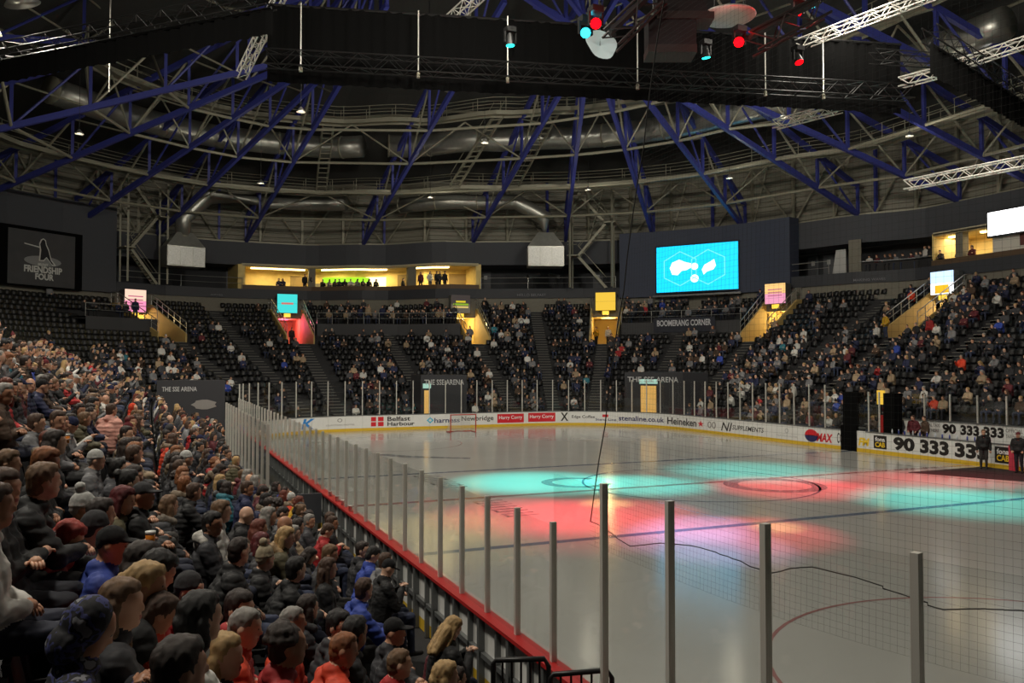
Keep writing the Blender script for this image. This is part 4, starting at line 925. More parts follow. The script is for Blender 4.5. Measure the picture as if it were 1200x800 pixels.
hung_truss('black_truss', 'black box truss above the short drape at upper right', Vector(RA) + Vector((0, 0, 1.7)), Vector(RB) + Vector((0, 0, 1.7)), .6, M_BTRUSS, 'black hung trusses')
hung_truss('black_truss', 'short black box truss joining the drapes at right', atz(1022, 66, 18.2), atz(1112, 72, 18.2), .5, M_BTRUSS, 'black hung trusses')
# pale aluminium lattice trusses
for i, (p0, z0_, p1, z1_, lab) in enumerate((((126, -40), 26, (128, 108), 17.2, 'upright pale lattice truss hanging at upper left'), ((283, 88), 19, (330, -8), 21, 'tilted pale lattice truss left of the long drape'), ((524, 28), 20, (568, -12), 20.5, 'short pale lattice truss above the drape'),
        ((930, 55), 19.5, (1095, -8), 20.5, 'long pale lattice truss sloping down at upper right'), ((1112, 80), 18.5, (1230, 40), 18.5, 'pale lattice truss at the right edge above the corner'), ((1062, 217), 13.0, (1230, 184), 13.0, 'low pale lattice truss beside the bright white screen'), ((908, 146), 17, (985, 126), 17, 'pale lattice truss under the right end of the drape'),
        ((1055, 97), 18, (1105, 84), 18, 'short pale lattice truss between drape and corner'))):
    if i == 0:
        b = atz(*p1, z1_); hung_truss('lattice_truss', lab, (b[0], b[1], 28), b, .45, M_ALU, 'pale lattice trusses', .035)
    else: hung_truss('lattice_truss', lab, atz(*p0, z0_), atz(*p1, z1_), .42, M_ALU, 'pale lattice trusses', .035)
# chain hoist rods in front of the drape
for i, (px, y0_, y1_) in enumerate(((350, 20, 86), (474, 28, 95), (572, 28, 100), (720, 46, 108), (873, 70, 104), (945, 60, 112))):
    u = (px - 313) / (1057 - 313); b = Vector(PA) + dP * u + nP * .72; b.z = ZD + .35
    e = empty('chain_hoist', b); tag(e, 'thin bright hoist rod on the long drape, %s from the left' % ordinal(i + 1), 'hoist', 'hoist rods on the drape')
    MB().tube([Vector((0, 0, 0)), Vector((0, 0, 2.8))], .03, 6).build('rod', M_ALU, e); MB().lathe((0, 0, -.1), [(.08, 0), (.08, .2), (.03, .25)], 8).build('hook_block', M_STEEL, e)
# light rig pods with moving heads
M_POD = mat('pod_grey', lin(52, 46, 44), .6, metal=.2)
def moving_head(p, tgt, rgb, strength, lab):
    p = Vector(p); e = empty('moving_head_lamp', p); tag(e, lab, 'lamp', 'moving head lamps'); d = (Vector(tgt) - p).normalized()
    MB().box((-.2, -.2, .3), (.2, .2, .5)).build('base', M_BTRUSS, e)
    MB().box((-.26, -.06, -.1), (-.2, .06, .32)).box((.2, -.06, -.1), (.26, .06, .32)).build('yoke', M_BTRUSS, e)
    MB().tube([-d * .25, d * .22], .18, 12, radii=[.12, .19]).build('head', M_BTRUSS, e)
    MB().tube([d * .221, d * .24], .17, 12).build('lens', emit('lens_%d_%d_%d' % rgb, rgb, strength), e)
for i, p in enumerate(RIG): moving_head(p, (BEAMS[i][0][0], BEAMS[i][0][1], 0), (30, 230, 215) if i % 2 == 0 else (255, 0, 8), 5, 'moving head lamp on the rig over centre ice, %s from left' % ordinal(i + 1))
for i, (px, py, rgb, st, lab) in enumerate(((698, 26, (255, 0, 6), 9, 'glowing red moving head lamp above the pale glowing panel'), (686, 37, (40, 215, 245), 5, 'small cyan moving head lamp left of the red one'), (866, 48, (255, 0, 6), 9, 'glowing red moving head lamp in front of the drape at right'), (935, 12, (255, 0, 6), 9, 'glowing red moving head lamp at the top right of the rig'), (952, 3, (40, 215, 235), 5, 'cyan moving head lamp at the top edge of the frame'))):
    p = atd(px, py, 27.0 + i); moving_head(p, CAM + np.array([4, 6, -2]), rgb, st, lab)
    l = bpy.data.lights.new('lamp_glow', 'POINT'); l.energy = 60 if rgb[0] > 200 else 25; l.color = lin(*rgb)[:3]; l.shadow_soft_size = .2
    lo = bpy.data.objects.new('lamp_glow', l); COL.objects.link(lo); lo.location = Vector(p) + Vector((-.2, -.5, -.1))
# pale panel, speaker cabinets, round hoop
c = Vector(atd(705, 52, 29.5)); e = empty('pale_reflector', c); tag(e, 'pale glowing reflector panel below the red lamp', 'panel')
MB().add([(.62 * math.cos(a) * (1 + .12 * math.sin(3 * a)), .1 * math.sin(a), .55 * math.sin(a)) for a in [2 * PI * i / 24 for i in range(24)]] + [(0, .12, 0)], [(i, (i + 1) % 24, 24) for i in range(24)]).build('reflector_face', mat('reflector', lin(200, 215, 215), .5, emis=lin(190, 215, 210), estr=.18), e)  # emission put in for the lamp light that the panel reflects
MB().tube([(0, .15, 0), (0, .15, 2.5)], .04, 6).build('hanger', M_BTRUSS, e)
for i, (px, py, w, h, lab) in enumerate(((785, 45, .85, .55, 'dark hanging speaker cabinet with curved base at centre'), (800, 8, 1.0, .5, 'grey hanging speaker cabinet at the top of the frame'))):
    c = Vector(atd(px, py, 30)); e = empty('hanging_speaker', c); tag(e, lab, 'speaker', 'hanging speakers'); t = Vector(_r); n = Vector((_fw[0], _fw[1], 0))
    MB().obox((0, 0, .1), t, n, w, .5, h).build('cabinet', M_DARK, e); MB().obox((0, 0, -h), t, n, w + .02, .52, .14).build('bottom_panel', M_POD, e)
    MB().tube([t * -w * .7, t * -w * .7 + Vector((0, 0, 4))], .025, 5).tube([t * w * .7, t * w * .7 + Vector((0, 0, 4))], .025, 5).build('hanger', M_BTRUSS, e)
for a0_, b0_, lab in (((715, 48), (775, -10), 'brown steel rig arm rising from the red lamp'), ((880, 52), (965, 8), 'brown steel rig arm rising to the right red lamp')):
    A = Vector(atd(*a0_, 29)); B = Vector(atd(*b0_, 29)); e = empty('rig_arm', A); tag(e, lab, 'rig arm', 'rig arms'); lattice(e, A, B, .7, M_POD, r=.05); MB().beam(Vector((0, 0, .3)), B - A + Vector((0, 0, .3)), .6, .12).build('deck', M_POD, e)
c = Vector(atd(853, 19, 30)); e = empty('hanging_hoop', c); tag(e, 'round pale hoop hanging from the rig at top right of centre', 'hoop')
MB().lathe((0, 0, 0), [(.3, .06), (.95, .05), (1.0, 0), (.95, -.05), (.3, -.06)], 28).build('disc', M_ALU, e, True)
for a in range(4): MB().tube([(.9 * math.cos(a * PI / 2), .9 * math.sin(a * PI / 2), 0), (.3 * math.cos(a * PI / 2), .3 * math.sin(a * PI / 2), 4)], .02, 5).build('hanger', M_BTRUSS, e)
for i, (x, y) in enumerate(ROOF_FILL):
    e = empty('work_lamp', (x, y, 19.0)); tag(e, 'small caged work lamp hanging under the roof, %s of eleven' % ordinal(i + 1), 'lamp', 'roof work lamps')
    MB().lathe((0, 0, 0), [(.05, .3), (.2, .1), (.26, 0), (.24, 0)][::-1], 12).build('shade', M_GALV, e, True); MB().tube([(0, 0, .25), (0, 0, 4)], .015, 5).build('cord', M_BTRUSS, e)
# housings of the house lights, with those added over the left stand
for i, (p, tg) in enumerate(HOUSE):
    e = empty('house_light', p); tag(e, 'round flood light high under the roof, %s of thirteen' % ordinal(i + 1), 'flood light', 'roof flood lights'); d = (Vector(tg) - Vector(p)).normalized()
    MB().tube([-d * .5, -d * .02], .5, 16, radii=[.35, .75]).build('reflector_bell', M_GALV, e, True); MB().tube([-d * .5, -d * .5 + Vector((0, 0, 3))], .03, 6).build('hanger', M_BTRUSS, e)

# ================================================================== SAFETY NET over the near corner glass
net = empty('safety_net', off(SEG[2] - 2, 0, 3.3)); tag(net, 'fine dark safety net hanging above the near corner glass', 'net')
M_NET = mat('net_cord', lin(40, 40, 40), .8); M_ROPE = mat('net_rope', lin(36, 34, 32), .8)
NS0, NS1 = 9.0, SEG[2] + 2.3
def netp(s, z):
    """net surface: leans in over the ice as it rises towards the roof"""
    h = max(0, z - 2.6); return Vector(off(s, .03 - .035 * h, z)) - net.location
EDGE = []
for j in range(60):
    z = 2.5 + .2 * j; best = None
    for i in range(240):
        s_ = NS0 + (SEG[2] + 4 - NS0) * i / 239; q = proj(netp(s_, z) + net.location)
        want = 697 + (575 - q[1]) * .139
        if best is None or abs(q[0] - want) < best[0]: best = (abs(q[0] - want), s_)
    EDGE.append(best[1])
def left_edge(z):
    u = min(max((z - 2.5) / .2, 0), 58.99); i = int(u); return EDGE[i] + (EDGE[i + 1] - EDGE[i]) * (u - i)
mb = MB()
zs = [2.62 + .05 * j for j in range(220)]
for z in zs:
    e_ = left_edge(z); mb.tube([netp(s, z) for s in frange(NS0, e_, .6)], .0006, 3, cap=False)
for s in frange(NS0, NS1 + 2, .05):
    zz_ = [2.62 + 10.95 * j / 14 for j in range(15)]; zz_ = [z for z in zz_ if left_edge(z) >= s]
    if len(zz_) > 1: mb.tube([netp(s, z) for z in zz_], .0006, 3, cap=False)
mb.build('net_mesh', M_NET, net)['kind'] = 'stuff'
zr = next(z for z in [2.5 + .02 * j for j in range(80)] if proj(netp(left_edge(z), z) + net.location)[1] < 612)
MB().tube([netp(left_edge(z), z) for z in [zr + .35 * j for j in range(29)]], .006, 6).build('edge_rope', M_ROPE, net)
RP = [(693, 611), (696, 611), (736, 640), (775, 636), (816, 640), (860, 655), (901, 672), (925, 666), (949, 664), (1000, 676), (1055, 695), (1104, 714), (1150, 713), (1215, 716)]
pts = []
for i in range(70):
    px = 693 + i * 7.5; best = min((abs(proj(off(s_, .03, 2.9))[0] - px), s_) for s_ in frange(NS0, SEG[2] + 2.8, .05)); p = off(best[1], .02, 0)
    y = next((a[1] + (b[1] - a[1]) * (px - a[0]) / (b[0] - a[0]) for a, b in zip(RP, RP[1:]) if a[0] <= px <= b[0]), 716)
    pts.append(Vector((p[0], p[1], zat(p, y))) - net.location)
MB().tube(pts, .0045, 5).build('bottom_rope', M_ROPE, net)

# ================================================================== PEOPLE
M_COAT = mat('coat', source='object', rough=.75, noise=.18, nscale=9)
M_SKIN = bpy.data.materials.new('skin'); M_SKIN.use_nodes = True
def rand_ramp(m, cols, rough):
    nt = m.node_tree; b = nt.nodes['Principled BSDF']; oi = nt.nodes.new('ShaderNodeObjectInfo'); rp = nt.nodes.new('ShaderNodeValToRGB'); b.inputs['Roughness'].default_value = rough
    rp.color_ramp.interpolation = 'CONSTANT'
    while len(rp.color_ramp.elements) < len(cols): rp.color_ramp.elements.new(1)
    for i, c in enumerate(cols): rp.color_ramp.elements[i].position = i / len(cols); rp.color_ramp.elements[i].color = c
    nt.links.new(oi.outputs['Random'], rp.inputs[0]); nt.links.new(rp.outputs[0], b.inputs['Base Color'])
rand_ramp(M_SKIN, [lin(206, 160, 132), lin(190, 142, 114), lin(214, 172, 146), lin(198, 150, 124), lin(170, 122, 94)], .5); MATS['skin'] = M_SKIN
M_TROU = bpy.data.materials.new('trousers'); M_TROU.use_nodes = True
rand_ramp(M_TROU, [lin(28, 30, 40), lin(22, 22, 24), lin(44, 52, 76), lin(60, 58, 56), lin(30, 34, 52)], .8)
M_SHOE = mat('shoe', lin(26, 25, 25), .6); M_LIP = mat('lips', lin(168, 96, 88), .5); M_EYE = mat('eye', lin(40, 34, 32), .3)
M_HAIR = mat('hair', source='object', rough=.55, noise=.35, nscale=22, bump=.4, bscale=120)
M_KNIT = mat('knit', source='object', rough=.9, noise=.2, nscale=40, bump=.5, bscale=150)
BODY_MATS = [M_COAT, M_TROU, M_SKIN, M_SHOE, M_LIP, M_EYE]
def V3(*a): return np.array(a, float)
def cap_mesh(mb, a, b, ra, rb, n=12, m=0):
    a, b = Vector(a), Vector(b); d = (b - a); L_ = max(d.length, 1e-5); d.normalize()
    P, R_ = [], []
    for i in range(5): t = PI / 2 * (1 - i / 4); P.append(a - d * ra * math.sin(t)); R_.append(max(ra * math.cos(t), 1e-4))
    for i in range(5): t = PI / 2 * i / 4; P.append(b + d * rb * math.sin(t)); R_.append(max(rb * math.cos(t), 1e-4))
    mb.tube(P, 1, n, m, True, R_)
def ell_mesh(mb, c, r, rot, n=14, m=0):
    k0 = len(mb.v)
    P, R_ = [], []
    for i in range(9): t = -PI / 2 + PI * i / 8; P.append((0, 0, math.sin(t))); R_.append(max(math.cos(t), 1e-3))
    mb.tube(P, 1, n, m, True, R_)
    for k in range(k0, len(mb.v)): q = rot @ (np.array(mb.v[k]) * r) + c; mb.v[k] = tuple(q)
def sd(prim, P):
    if prim[0] == 'cap':
        _, a, b, ra, rb, m = prim; ab = b - a; t = np.clip(((P - a) @ ab) / max(ab @ ab, 1e-9), 0, 1)
        return np.linalg.norm(P - (a + t[:, None] * ab), axis=1) - (ra + (rb - ra) * t)
    _, c, r, rot, m = prim; q = ((P - c) @ rot) / r; k = np.linalg.norm(q, axis=1); return (k - 1) * r.min()
def remesh(prims, voxel, mats, name, smooth=2, extra=None, decim=None):
    mb = MB()
    for p in prims:
        if p[0] == 'cap': cap_mesh(mb, p[1], p[2], p[3], p[4])
        else: ell_mesh(mb, p[1], p[2], p[3])
    me = mb.mesh(name, [M_COAT]); ob = bpy.data.objects.new(name, me); COL.objects.link(ob)
    rm = ob.modifiers.new('r', 'REMESH'); rm.mode = 'VOXEL'; rm.voxel_size = voxel
    if smooth: sm = ob.modifiers.new('s', 'SMOOTH'); sm.factor = .5; sm.iterations = smooth
    if decim: dm = ob.modifiers.new('d', 'DECIMATE'); dm.ratio = decim
    dg = bpy.context.evaluated_depsgraph_get(); dg.update()
    res = bpy.data.meshes.new_from_object(ob.evaluated_get(dg)); bpy.data.objects.remove(ob); bpy.data.meshes.remove(me)
    res.name = name; res.materials.clear()
    for m in mats: res.materials.append(m)
    n = len(res.polygons); C = np.empty(n * 3); res.polygons.foreach_get('center', C); C = C.reshape(-1, 3)
    if len(mats) > 1:
        Dm = np.stack([sd(p, C) for p in prims], 1); mi = np.array([p[-1] for p in prims])[Dm.argmin(1)]
        res.polygons.foreach_set('material_index', mi.astype(np.int32))
    res.polygons.foreach_set('use_smooth', [True] * n)
    if extra and not decim:
        bm = bmesh.new(); bm.from_mesh(res); tmp = extra.mesh('x', mats, True); bm.from_mesh(tmp); bm.to_mesh(res); bm.free(); bpy.data.meshes.remove(tmp)
    res.update(); return res
def Rz(a): c, s = math.cos(a), math.sin(a); return np.array([[c, -s, 0], [s, c, 0], [0, 0, 1.]])
def Rx(a): c, s = math.cos(a), math.sin(a); return np.array([[1., 0, 0], [0, c, -s], [0, s, c]])
I3 = np.eye(3)
def make_pose(seated=True, lean=.1, hyaw=0., hpit=0., arms='lap', bulk=1.0, stride=0.0):
    bulk *= 1.16
    """prims of a body facing +y, feet on z = 0; also head position, head rotation and the hand capsules"""
    P = []; COAT, TRO, SK, SH, LI, EY = range(6)
    hip = V3(0, 0, .58) if seated else V3(0, 0, .93); d = V3(0, math.sin(lean), math.cos(lean))
    chest = hip + d * .30; nb = hip + d * .50; sho = hip + d * .435
    if seated: kn = [V3(-.13, .43, .56), V3(.13, .43, .56)]; an = [V3(-.13, .42, .10), V3(.13, .44, .10)]
    else: kn = [V3(-.10, .04 + stride, .50), V3(.10, .04 - stride, .50)]; an = [V3(-.11, stride * 1.6 - .03, .09), V3(.11, -stride * 1.6 - .03, .09)]
    for i, sx in enumerate((-1, 1)):
        x = V3(sx * .075, 0, 0)
        P.append(('cap', hip + x, chest + x, .13 * bulk, .135 * bulk, COAT)); P.append(('cap', chest + x, sho + x * 1.5, .13 * bulk, .085 * bulk, COAT))
        P.append(('cap', sho + V3(sx * .1, 0, .0), nb + V3(sx * .03, 0, .02), .075, .06, COAT))
        P.append(('cap', hip + V3(sx * .09, 0, -.02), kn[i], .105, .072, TRO)); P.append(('cap', kn[i], an[i], .068, .05, TRO))
        P.append(('cap', an[i] + V3(0, -.03, -.05), an[i] + V3(sx * .01, .15, -.055), .045, .036, SH))
    P.append(('ell', hip + V3(0, -.01, .03), V3(.215, .18, .12), I3, COAT)); P.append(('ell', hip + V3(0, .10, .05), V3(.17, .12, .10), I3, COAT))
    fingers = MB(); hands = []
    for i, sx in enumerate((-1, 1)):
        S = sho + V3(sx * .185, 0, .0)
        if arms == 'lap': E_ = S + V3(sx * .05, .06, -.27); H = V3(sx * .06, .21 + lean * .25, hip[2] + .13)
        elif arms == 'knees': E_ = S + V3(sx * .06, .17, -.23); H = V3(sx * .05, .44, hip[2] + .18)
        elif arms == 'phone': E_ = S + V3(sx * .04, .10, -.26); H = V3(sx * .045, .33, hip[2] + .36)
        elif arms == 'cross': E_ = S + V3(sx * .05, .10, -.25); H = V3(-sx * .10, .24, hip[2] + .24)
        elif arms == 'cup' and sx > 0: E_ = S + V3(.05, .13, -.24); H = V3(.12, .38, hip[2] + .40)
        elif arms == 'cup': E_ = S + V3(-.05, .06, -.27); H = V3(-.06, .2, hip[2] + .13)
        elif arms == 'clap': E_ = S + V3(sx * .08, .15, -.21); H = V3(sx * .03, .36, hip[2] + .48)
        elif arms == 'down': E_ = S + V3(sx * .06, -.02, -.28); H = S + V3(sx * .07, .06, -.53)
        else: E_ = S + V3(sx * .10, -.05, -.27); H = S + V3(sx * .03, .14, -.42)
        P.append(('cap', S, E_, .072 * bulk, .062 * bulk, COAT)); P.append(('cap', E_, H, .06 * bulk, .045 * bulk, COAT))
        fd = (H - E_) / np.linalg.norm(H - E_); palm = H + fd * .07; P.append(('cap', H + fd * .02, palm, .034, .036, SK))
        side = np.cross(fd, V3(0, 0, 1)); side = side / max(np.linalg.norm(side), 1e-6); dn = np.cross(side, fd)
        if dn[2] > 0: dn = -dn
        for q, (w_, L_) in enumerate(((-.028, .055), (-.01, .066), (.01, .062), (.027, .05))):
            b0_ = palm + side * w_ + fd * .015; b1_ = b0_ + fd * L_ * .55 + dn * .012; b2_ = b1_ + fd * L_ * .3 + dn * L_ * .45
            fingers.tube([b0_, b1_, b2_], .01, 6, SK, True, [.0105, .0095, .0075])
        b0_ = palm - fd * .03 - side * sx * .03; fingers.tube([b0_, b0_ - side * sx * .025 + fd * .03, b0_ - side * sx * .03 + fd * .06 + dn * .01], .011, 6, SK, True, [.013, .011, .008])
        hands.append((palm + fd * .03, fd))
    hr = Rz(hyaw) @ Rx(-hpit); neck = nb + d * .05; hc = nb + V3(0, .04 + .05 * math.sin(lean), .172) + hr @ V3(0, .01, 0)
    P.append(('cap', nb - d * .03, hc + hr @ V3(0, -.02, -.03), .062, .056, SK)); P.append(('ell', nb + d * .012, V3(.11, .105, .06), I3, COAT)); P.append(('ell', nb + V3(0, -.012, .05), V3(.082, .082, .045), I3, COAT))
    def hd(c, r, m): P.append(('ell', hc + hr @ V3(*c), V3(*r), hr, m))
    hd((0, 0, .02), (.077, .096, .108), SK); hd((0, .02, -.05), (.062, .072, .068), SK); hd((0, .06, -.088), (.03, .028, .024), SK)
    P.append(('cap', hc + hr @ V3(0, .088, .02), hc + hr @ V3(0, .104, -.016), .010, .014, SK)); hd((0, .082, .04), (.05, .016, .014), SK)
    hd((0, .088, -.056), (.024, .013, .009), LI)
    for sx in (-1, 1): hd((sx * .078, -.008, -.002), (.012, .024, .034), SK); hd((sx * .031, .083, .016), (.010, .011, .006), EY)
    return P, hc, hr, fingers, hands
POSES = [dict(lean=.05), dict(lean=.32, hyaw=.3, arms='knees'), dict(lean=.16, hpit=.5, arms='phone'), dict(lean=.02, hyaw=-.55, arms='cross'), dict(lean=.12, hyaw=.6, arms='lap', bulk=1.12),
         dict(lean=.22, hyaw=-.25, hpit=.15, arms='cross', bulk=1.08), dict(lean=.06, hyaw=.15, arms='cup'), dict(lean=.1, hyaw=-.9, arms='lap', bulk=.95), dict(lean=.08, hyaw=.05, hpit=-.1, arms='clap', bulk=1.1),
         dict(seated=False, lean=.03, hyaw=.2, arms='down'), dict(seated=False, lean=.05, hyaw=-.3, arms='pocket', bulk=1.1), dict(seated=False, lean=.08, hyaw=0., arms='phone', stride=.1)]
def co_no(me):
    n = len(me.vertices); co = np.empty(n * 3); no = np.empty(n * 3); me.vertices.foreach_get('co', co); me.vertex_normals.foreach_get('vector', no); return co.reshape(-1, 3), no.reshape(-1, 3)
def folds(me, quilted):
    from mathutils import noise
    coat = set()
    for f in me.polygons:
        if f.material_index < 2: coat.update(f.vertices)
    for f in me.polygons:
        if f.material_index >= 2: coat.difference_update(f.vertices)
    co, no = co_no(me)
    for i in coat:
        p = co[i]; d = .010 * noise.noise(Vector((p[0] * 9, p[1] * 9, p[2] * 14))) + .006 * noise.noise(Vector((p[0] * 20, p[1] * 20, p[2] * 40)))
        if quilted: d += .009 * abs(math.sin(p[2] * 42)) - .003
        co[i] = p + no[i] * d
    me.vertices.foreach_set('co', co.ravel()); me.update(); return me
BODY = []
for i, kw in enumerate(POSES):
    P, hc, hr, fg, hands = make_pose(**kw)
    hi = folds(remesh(P, .0125, BODY_MATS, 'person_body', 2, fg), i % 3 == 1); low = remesh(P, .035, BODY_MATS, 'person_low', 1, None, .16)
    M4 = Matrix([list(hr[r]) + [hc[r]] for r in range(3)] + [[0, 0, 0, 1]]); BODY.append((hi, low, M4, hands))
def E3(c, r): return ('ell', V3(*c), V3(*r), I3, 0)
def C3(a, b, ra, rb): return ('cap', V3(*a), V3(*b), ra, rb, 0)
SHORT = [E3((0, -.02, .048), (.087, .098, .096)), E3((0, -.05, -.02), (.074, .062, .08)), E3((0, .016, .088), (.07, .074, .052)), E3((-.07, -.004, .015), (.016, .032, .045)), E3((.07, -.004, .015), (.016, .032, .045))]
HAIRP = {'short': SHORT, 'buzz': [E3((0, -.012, .034), (.0805, .0945, .1)), E3((0, -.048, -.02), (.068, .056, .07)), E3((0, .01, .08), (.066, .074, .052))],
         'long': SHORT + [C3((-.045, -.07, -.02), (-.06, -.10, -.27), .055, .045), C3((.045, -.07, -.02), (.06, -.10, -.27), .055, .045), C3((0, -.08, 0), (0, -.12, -.3), .05, .04), C3((-.078, -.01, .02), (-.085, -.01, -.24), .025, .03), C3((.078, -.01, .02), (.085, -.01, -.24), .025, .03)],
         'bob': SHORT + [C3((-.07, -.03, .0), (-.075, -.03, -.1), .035, .04), C3((.07, -.03, .0), (.075, -.03, -.1), .035, .04), C3((0, -.075, 0), (0, -.075, -.11), .06, .05)],
         'ponytail': SHORT + [E3((0, -.11, .05), (.03, .03, .03)), C3((0, -.12, .04), (0, -.16, -.1), .035, .03), C3((0, -.16, -.1), (0, -.15, -.22), .03, .012)],
         'bun': SHORT + [E3((0, -.09, .10), (.05, .05, .048))],
         'curly': [E3((0, -.02, .05), (.09, .1, .09)), E3((0, -.055, -.02), (.075, .065, .075))] + [E3((.085 * math.cos(a) * math.cos(b), -.03 + .09 * math.sin(a) * math.cos(b), .05 + .085 * math.sin(b)), (.03, .03, .03)) for b in (.1, .7, 1.2) for a in [PI + i * PI / 5 - .3 for i in range(7)]],
         'beanie': [E3((0, -.012, .06), (.086, .1, .092)), E3((0, -.012, .045), (.092, .108, .032)), E3((0, -.05, .01), (.07, .062, .06))],
         'bobble': [E3((0, -.012, .06), (.086, .1, .1)), E3((0, -.012, .045), (.092, .108, .032)), E3((0, -.05, .01), (.07, .062, .06)), E3((0, -.03, .19), (.045, .045, .045))],
         'cap': [E3((0, -.01, .055), (.084, .1, .085)), E3((0, .115, .05), (.072, .075, .012)), E3((0, -.045, .02), (.068, .06, .06))],
         'hood': [E3((0, -.035, .03), (.105, .11, .125)), E3((0, -.06, -.08), (.11, .09, .1))],
         'fur': [C3((-.12, -.02, -.155), (-.07, -.12, -.12), .045, .055), C3((.12, -.02, -.155), (.07, -.12, -.12), .045, .055), C3((-.07, -.12, -.12), (.07, -.12, -.12), .06, .06), E3((0, -.14, -.2), (.1, .05, .1))]}
HAIR = {}
def lumpy(me, amp):
    from mathutils import noise
    co, no = co_no(me)
    for i, p in enumerate(co): co[i] = p + no[i] * amp * (noise.noise(Vector((p[0] * 45, p[1] * 45, p[2] * 18))) + .6 * noise.noise(Vector(p) * 90))
    me.vertices.foreach_set('co', co.ravel()); me.update(); return me
for k, P in HAIRP.items():
    kn = k in ('beanie', 'bobble', 'cap', 'hood'); HAIR[k] = (lumpy(remesh(P, .011, [M_KNIT if kn else M_HAIR], k, 2), .003 if kn else .007), remesh(P, .03, [M_HAIR], k + '_low', 1, None, .3))
HAIRC = {'black': (22, 19, 18), 'dark brown': (42, 30, 24), 'brown': (74, 52, 38), 'light brown': (112, 84, 58), 'blonde': (176, 144, 96), 'auburn': (104, 48, 32), 'red': (150, 44, 32), 'dark red': (92, 26, 30), 'grey': (140, 136, 130), 'ginger': (138, 84, 46)}
COATC = {'black': (20, 20, 22), 'charcoal': (44, 44, 48), 'navy': (28, 34, 66), 'dark grey': (62, 62, 66), 'grey': (116, 116, 118), 'white': (196, 194, 188), 'brown': (70, 52, 38), 'khaki': (84, 78, 56), 'red': (164, 34, 36), 'orange': (206, 64, 34), 'blue': (44, 66, 150), 'mustard': (190, 148, 26), 'pink': (206, 150, 136), 'maroon': (88, 28, 36), 'teal': (44, 110, 124), 'beige': (150, 130, 104)}
COATW = [('black', 34), ('charcoal', 16), ('navy', 10), ('dark grey', 10), ('grey', 6), ('white', 4), ('brown', 4), ('khaki', 3), ('red', 5), ('orange', 3), ('blue', 3), ('maroon', 3), ('teal', 2), ('beige', 3)]
HAIRW = [('dark brown', 26), ('brown', 22), ('black', 16), ('light brown', 14), ('blonde', 10), ('grey', 8), ('auburn', 4), ('ginger', 3)]
STYLEW = [('short', 36), ('buzz', 10), ('long', 18), ('bob', 8), ('ponytail', 6), ('bun', 3), ('curly', 4), ('beanie', 7), ('bobble', 4), ('cap', 5), ('bald', 4), ('hood', 3)]
def pick(w, r=RNG): return r.choices([a for a, _ in w], [b for _, b in w])[0]
HATC = {'black': (22, 22, 24), 'dark grey': (58, 58, 60), 'white': (190, 190, 186), 'cream': (170, 156, 130), 'navy': (30, 36, 70), 'maroon': (100, 30, 36)}
M_CAMO = bpy.data.materials.new('camouflage_cloth'); M_CAMO.use_nodes = True
def _camo():
    nt = M_CAMO.node_tree; n = nt.nodes; b = n['Principled BSDF']; b.inputs['Roughness'].default_value = .8
    tc = n.new('ShaderNodeTexCoord'); tx = n.new('ShaderNodeTexNoise'); tx.inputs['Scale'].default_value = 14; rp = n.new('ShaderNodeValToRGB'); rp.color_ramp.interpolation = 'CONSTANT'
    for _ in range(2): rp.color_ramp.elements.new(.5)
    for e, (p, c) in zip(rp.color_ramp.elements, ((0, (26, 26, 32)), (.48, (58, 62, 110)), (.56, (24, 24, 30)), (.64, (120, 120, 126)))): e.position = p; e.color = lin(*c)
    nt.links.new(tc.outputs['Object'], tx.inputs['Vector']); nt.links.new(tx.outputs['Fac'], rp.inputs[0]); nt.links.new(rp.outputs[0], b.inputs['Base Color'])
_camo()
NPERS = [0]
def article(style, hc, hat):
    if style == 'bald': return 'bald head'
    if style in ('beanie', 'bobble'): return hat + (' bobble hat' if style == 'bobble' else ' beanie')
    if style == 'cap': return hat + ' cap'
    if style == 'hood': return 'hood up'
    return {'short': 'short', 'buzz': 'cropped', 'long': 'long', 'bob': 'bobbed', 'ponytail': 'tied', 'bun': 'bunned', 'curly': 'curly'}[style] + ' ' + hc + ' hair'
def person(p, face, pose, coat, style, hair='dark brown', hat='black', scale=1.0, label=None, group='spectators in the left stand', fur=None, coat_mat=None, garment='coat', extra_words=''):
    """one person: body mesh, with hair or hat as children; p = floor point, face = heading of +y"""
    hi, low, M4, hands = BODY[pose]; NPERS[0] += 1
    o = link('person', hi); o.location = p; o.rotation_euler = (0, 0, face); o.scale = (scale,) * 3
    c = COATC[coat]; j = RNG.uniform(.85, 1.15); o.color = tuple(min(1, v * j) for v in lin(*c)[:3]) + (1,)
    if coat_mat: o.material_slots[0].link = 'OBJECT'; o.material_slots[0].material = coat_mat
    wears = ''
    if style != 'bald':
        kn = style in ('beanie', 'bobble', 'cap', 'hood'); nm = {'bobble': 'bobble_hat'}.get(style, style if kn else 'hair')
        h = link(nm, HAIR[style][0], o); h.matrix_local = M4
        hcol = (HATC[hat] if style != 'hood' else c) if kn else HAIRC[hair]; h.color = lin(*hcol)
        if style == 'hood' and coat_mat: h.material_slots[0].link = 'OBJECT'; h.material_slots[0].material = coat_mat
    if fur == 1: f_ = link('hood', HAIR['fur'][0], o); f_.matrix_local = M4; f_.color = o.color
    elif fur: f_ = link('fur_hood', HAIR['fur'][0], o); f_.matrix_local = M4; f_.color = lin(*fur)
    if label is None: label = 'person in %s %s with %s' % (coat, garment, article(style, hair, hat))
    tag(o, label, 'person', group); return o

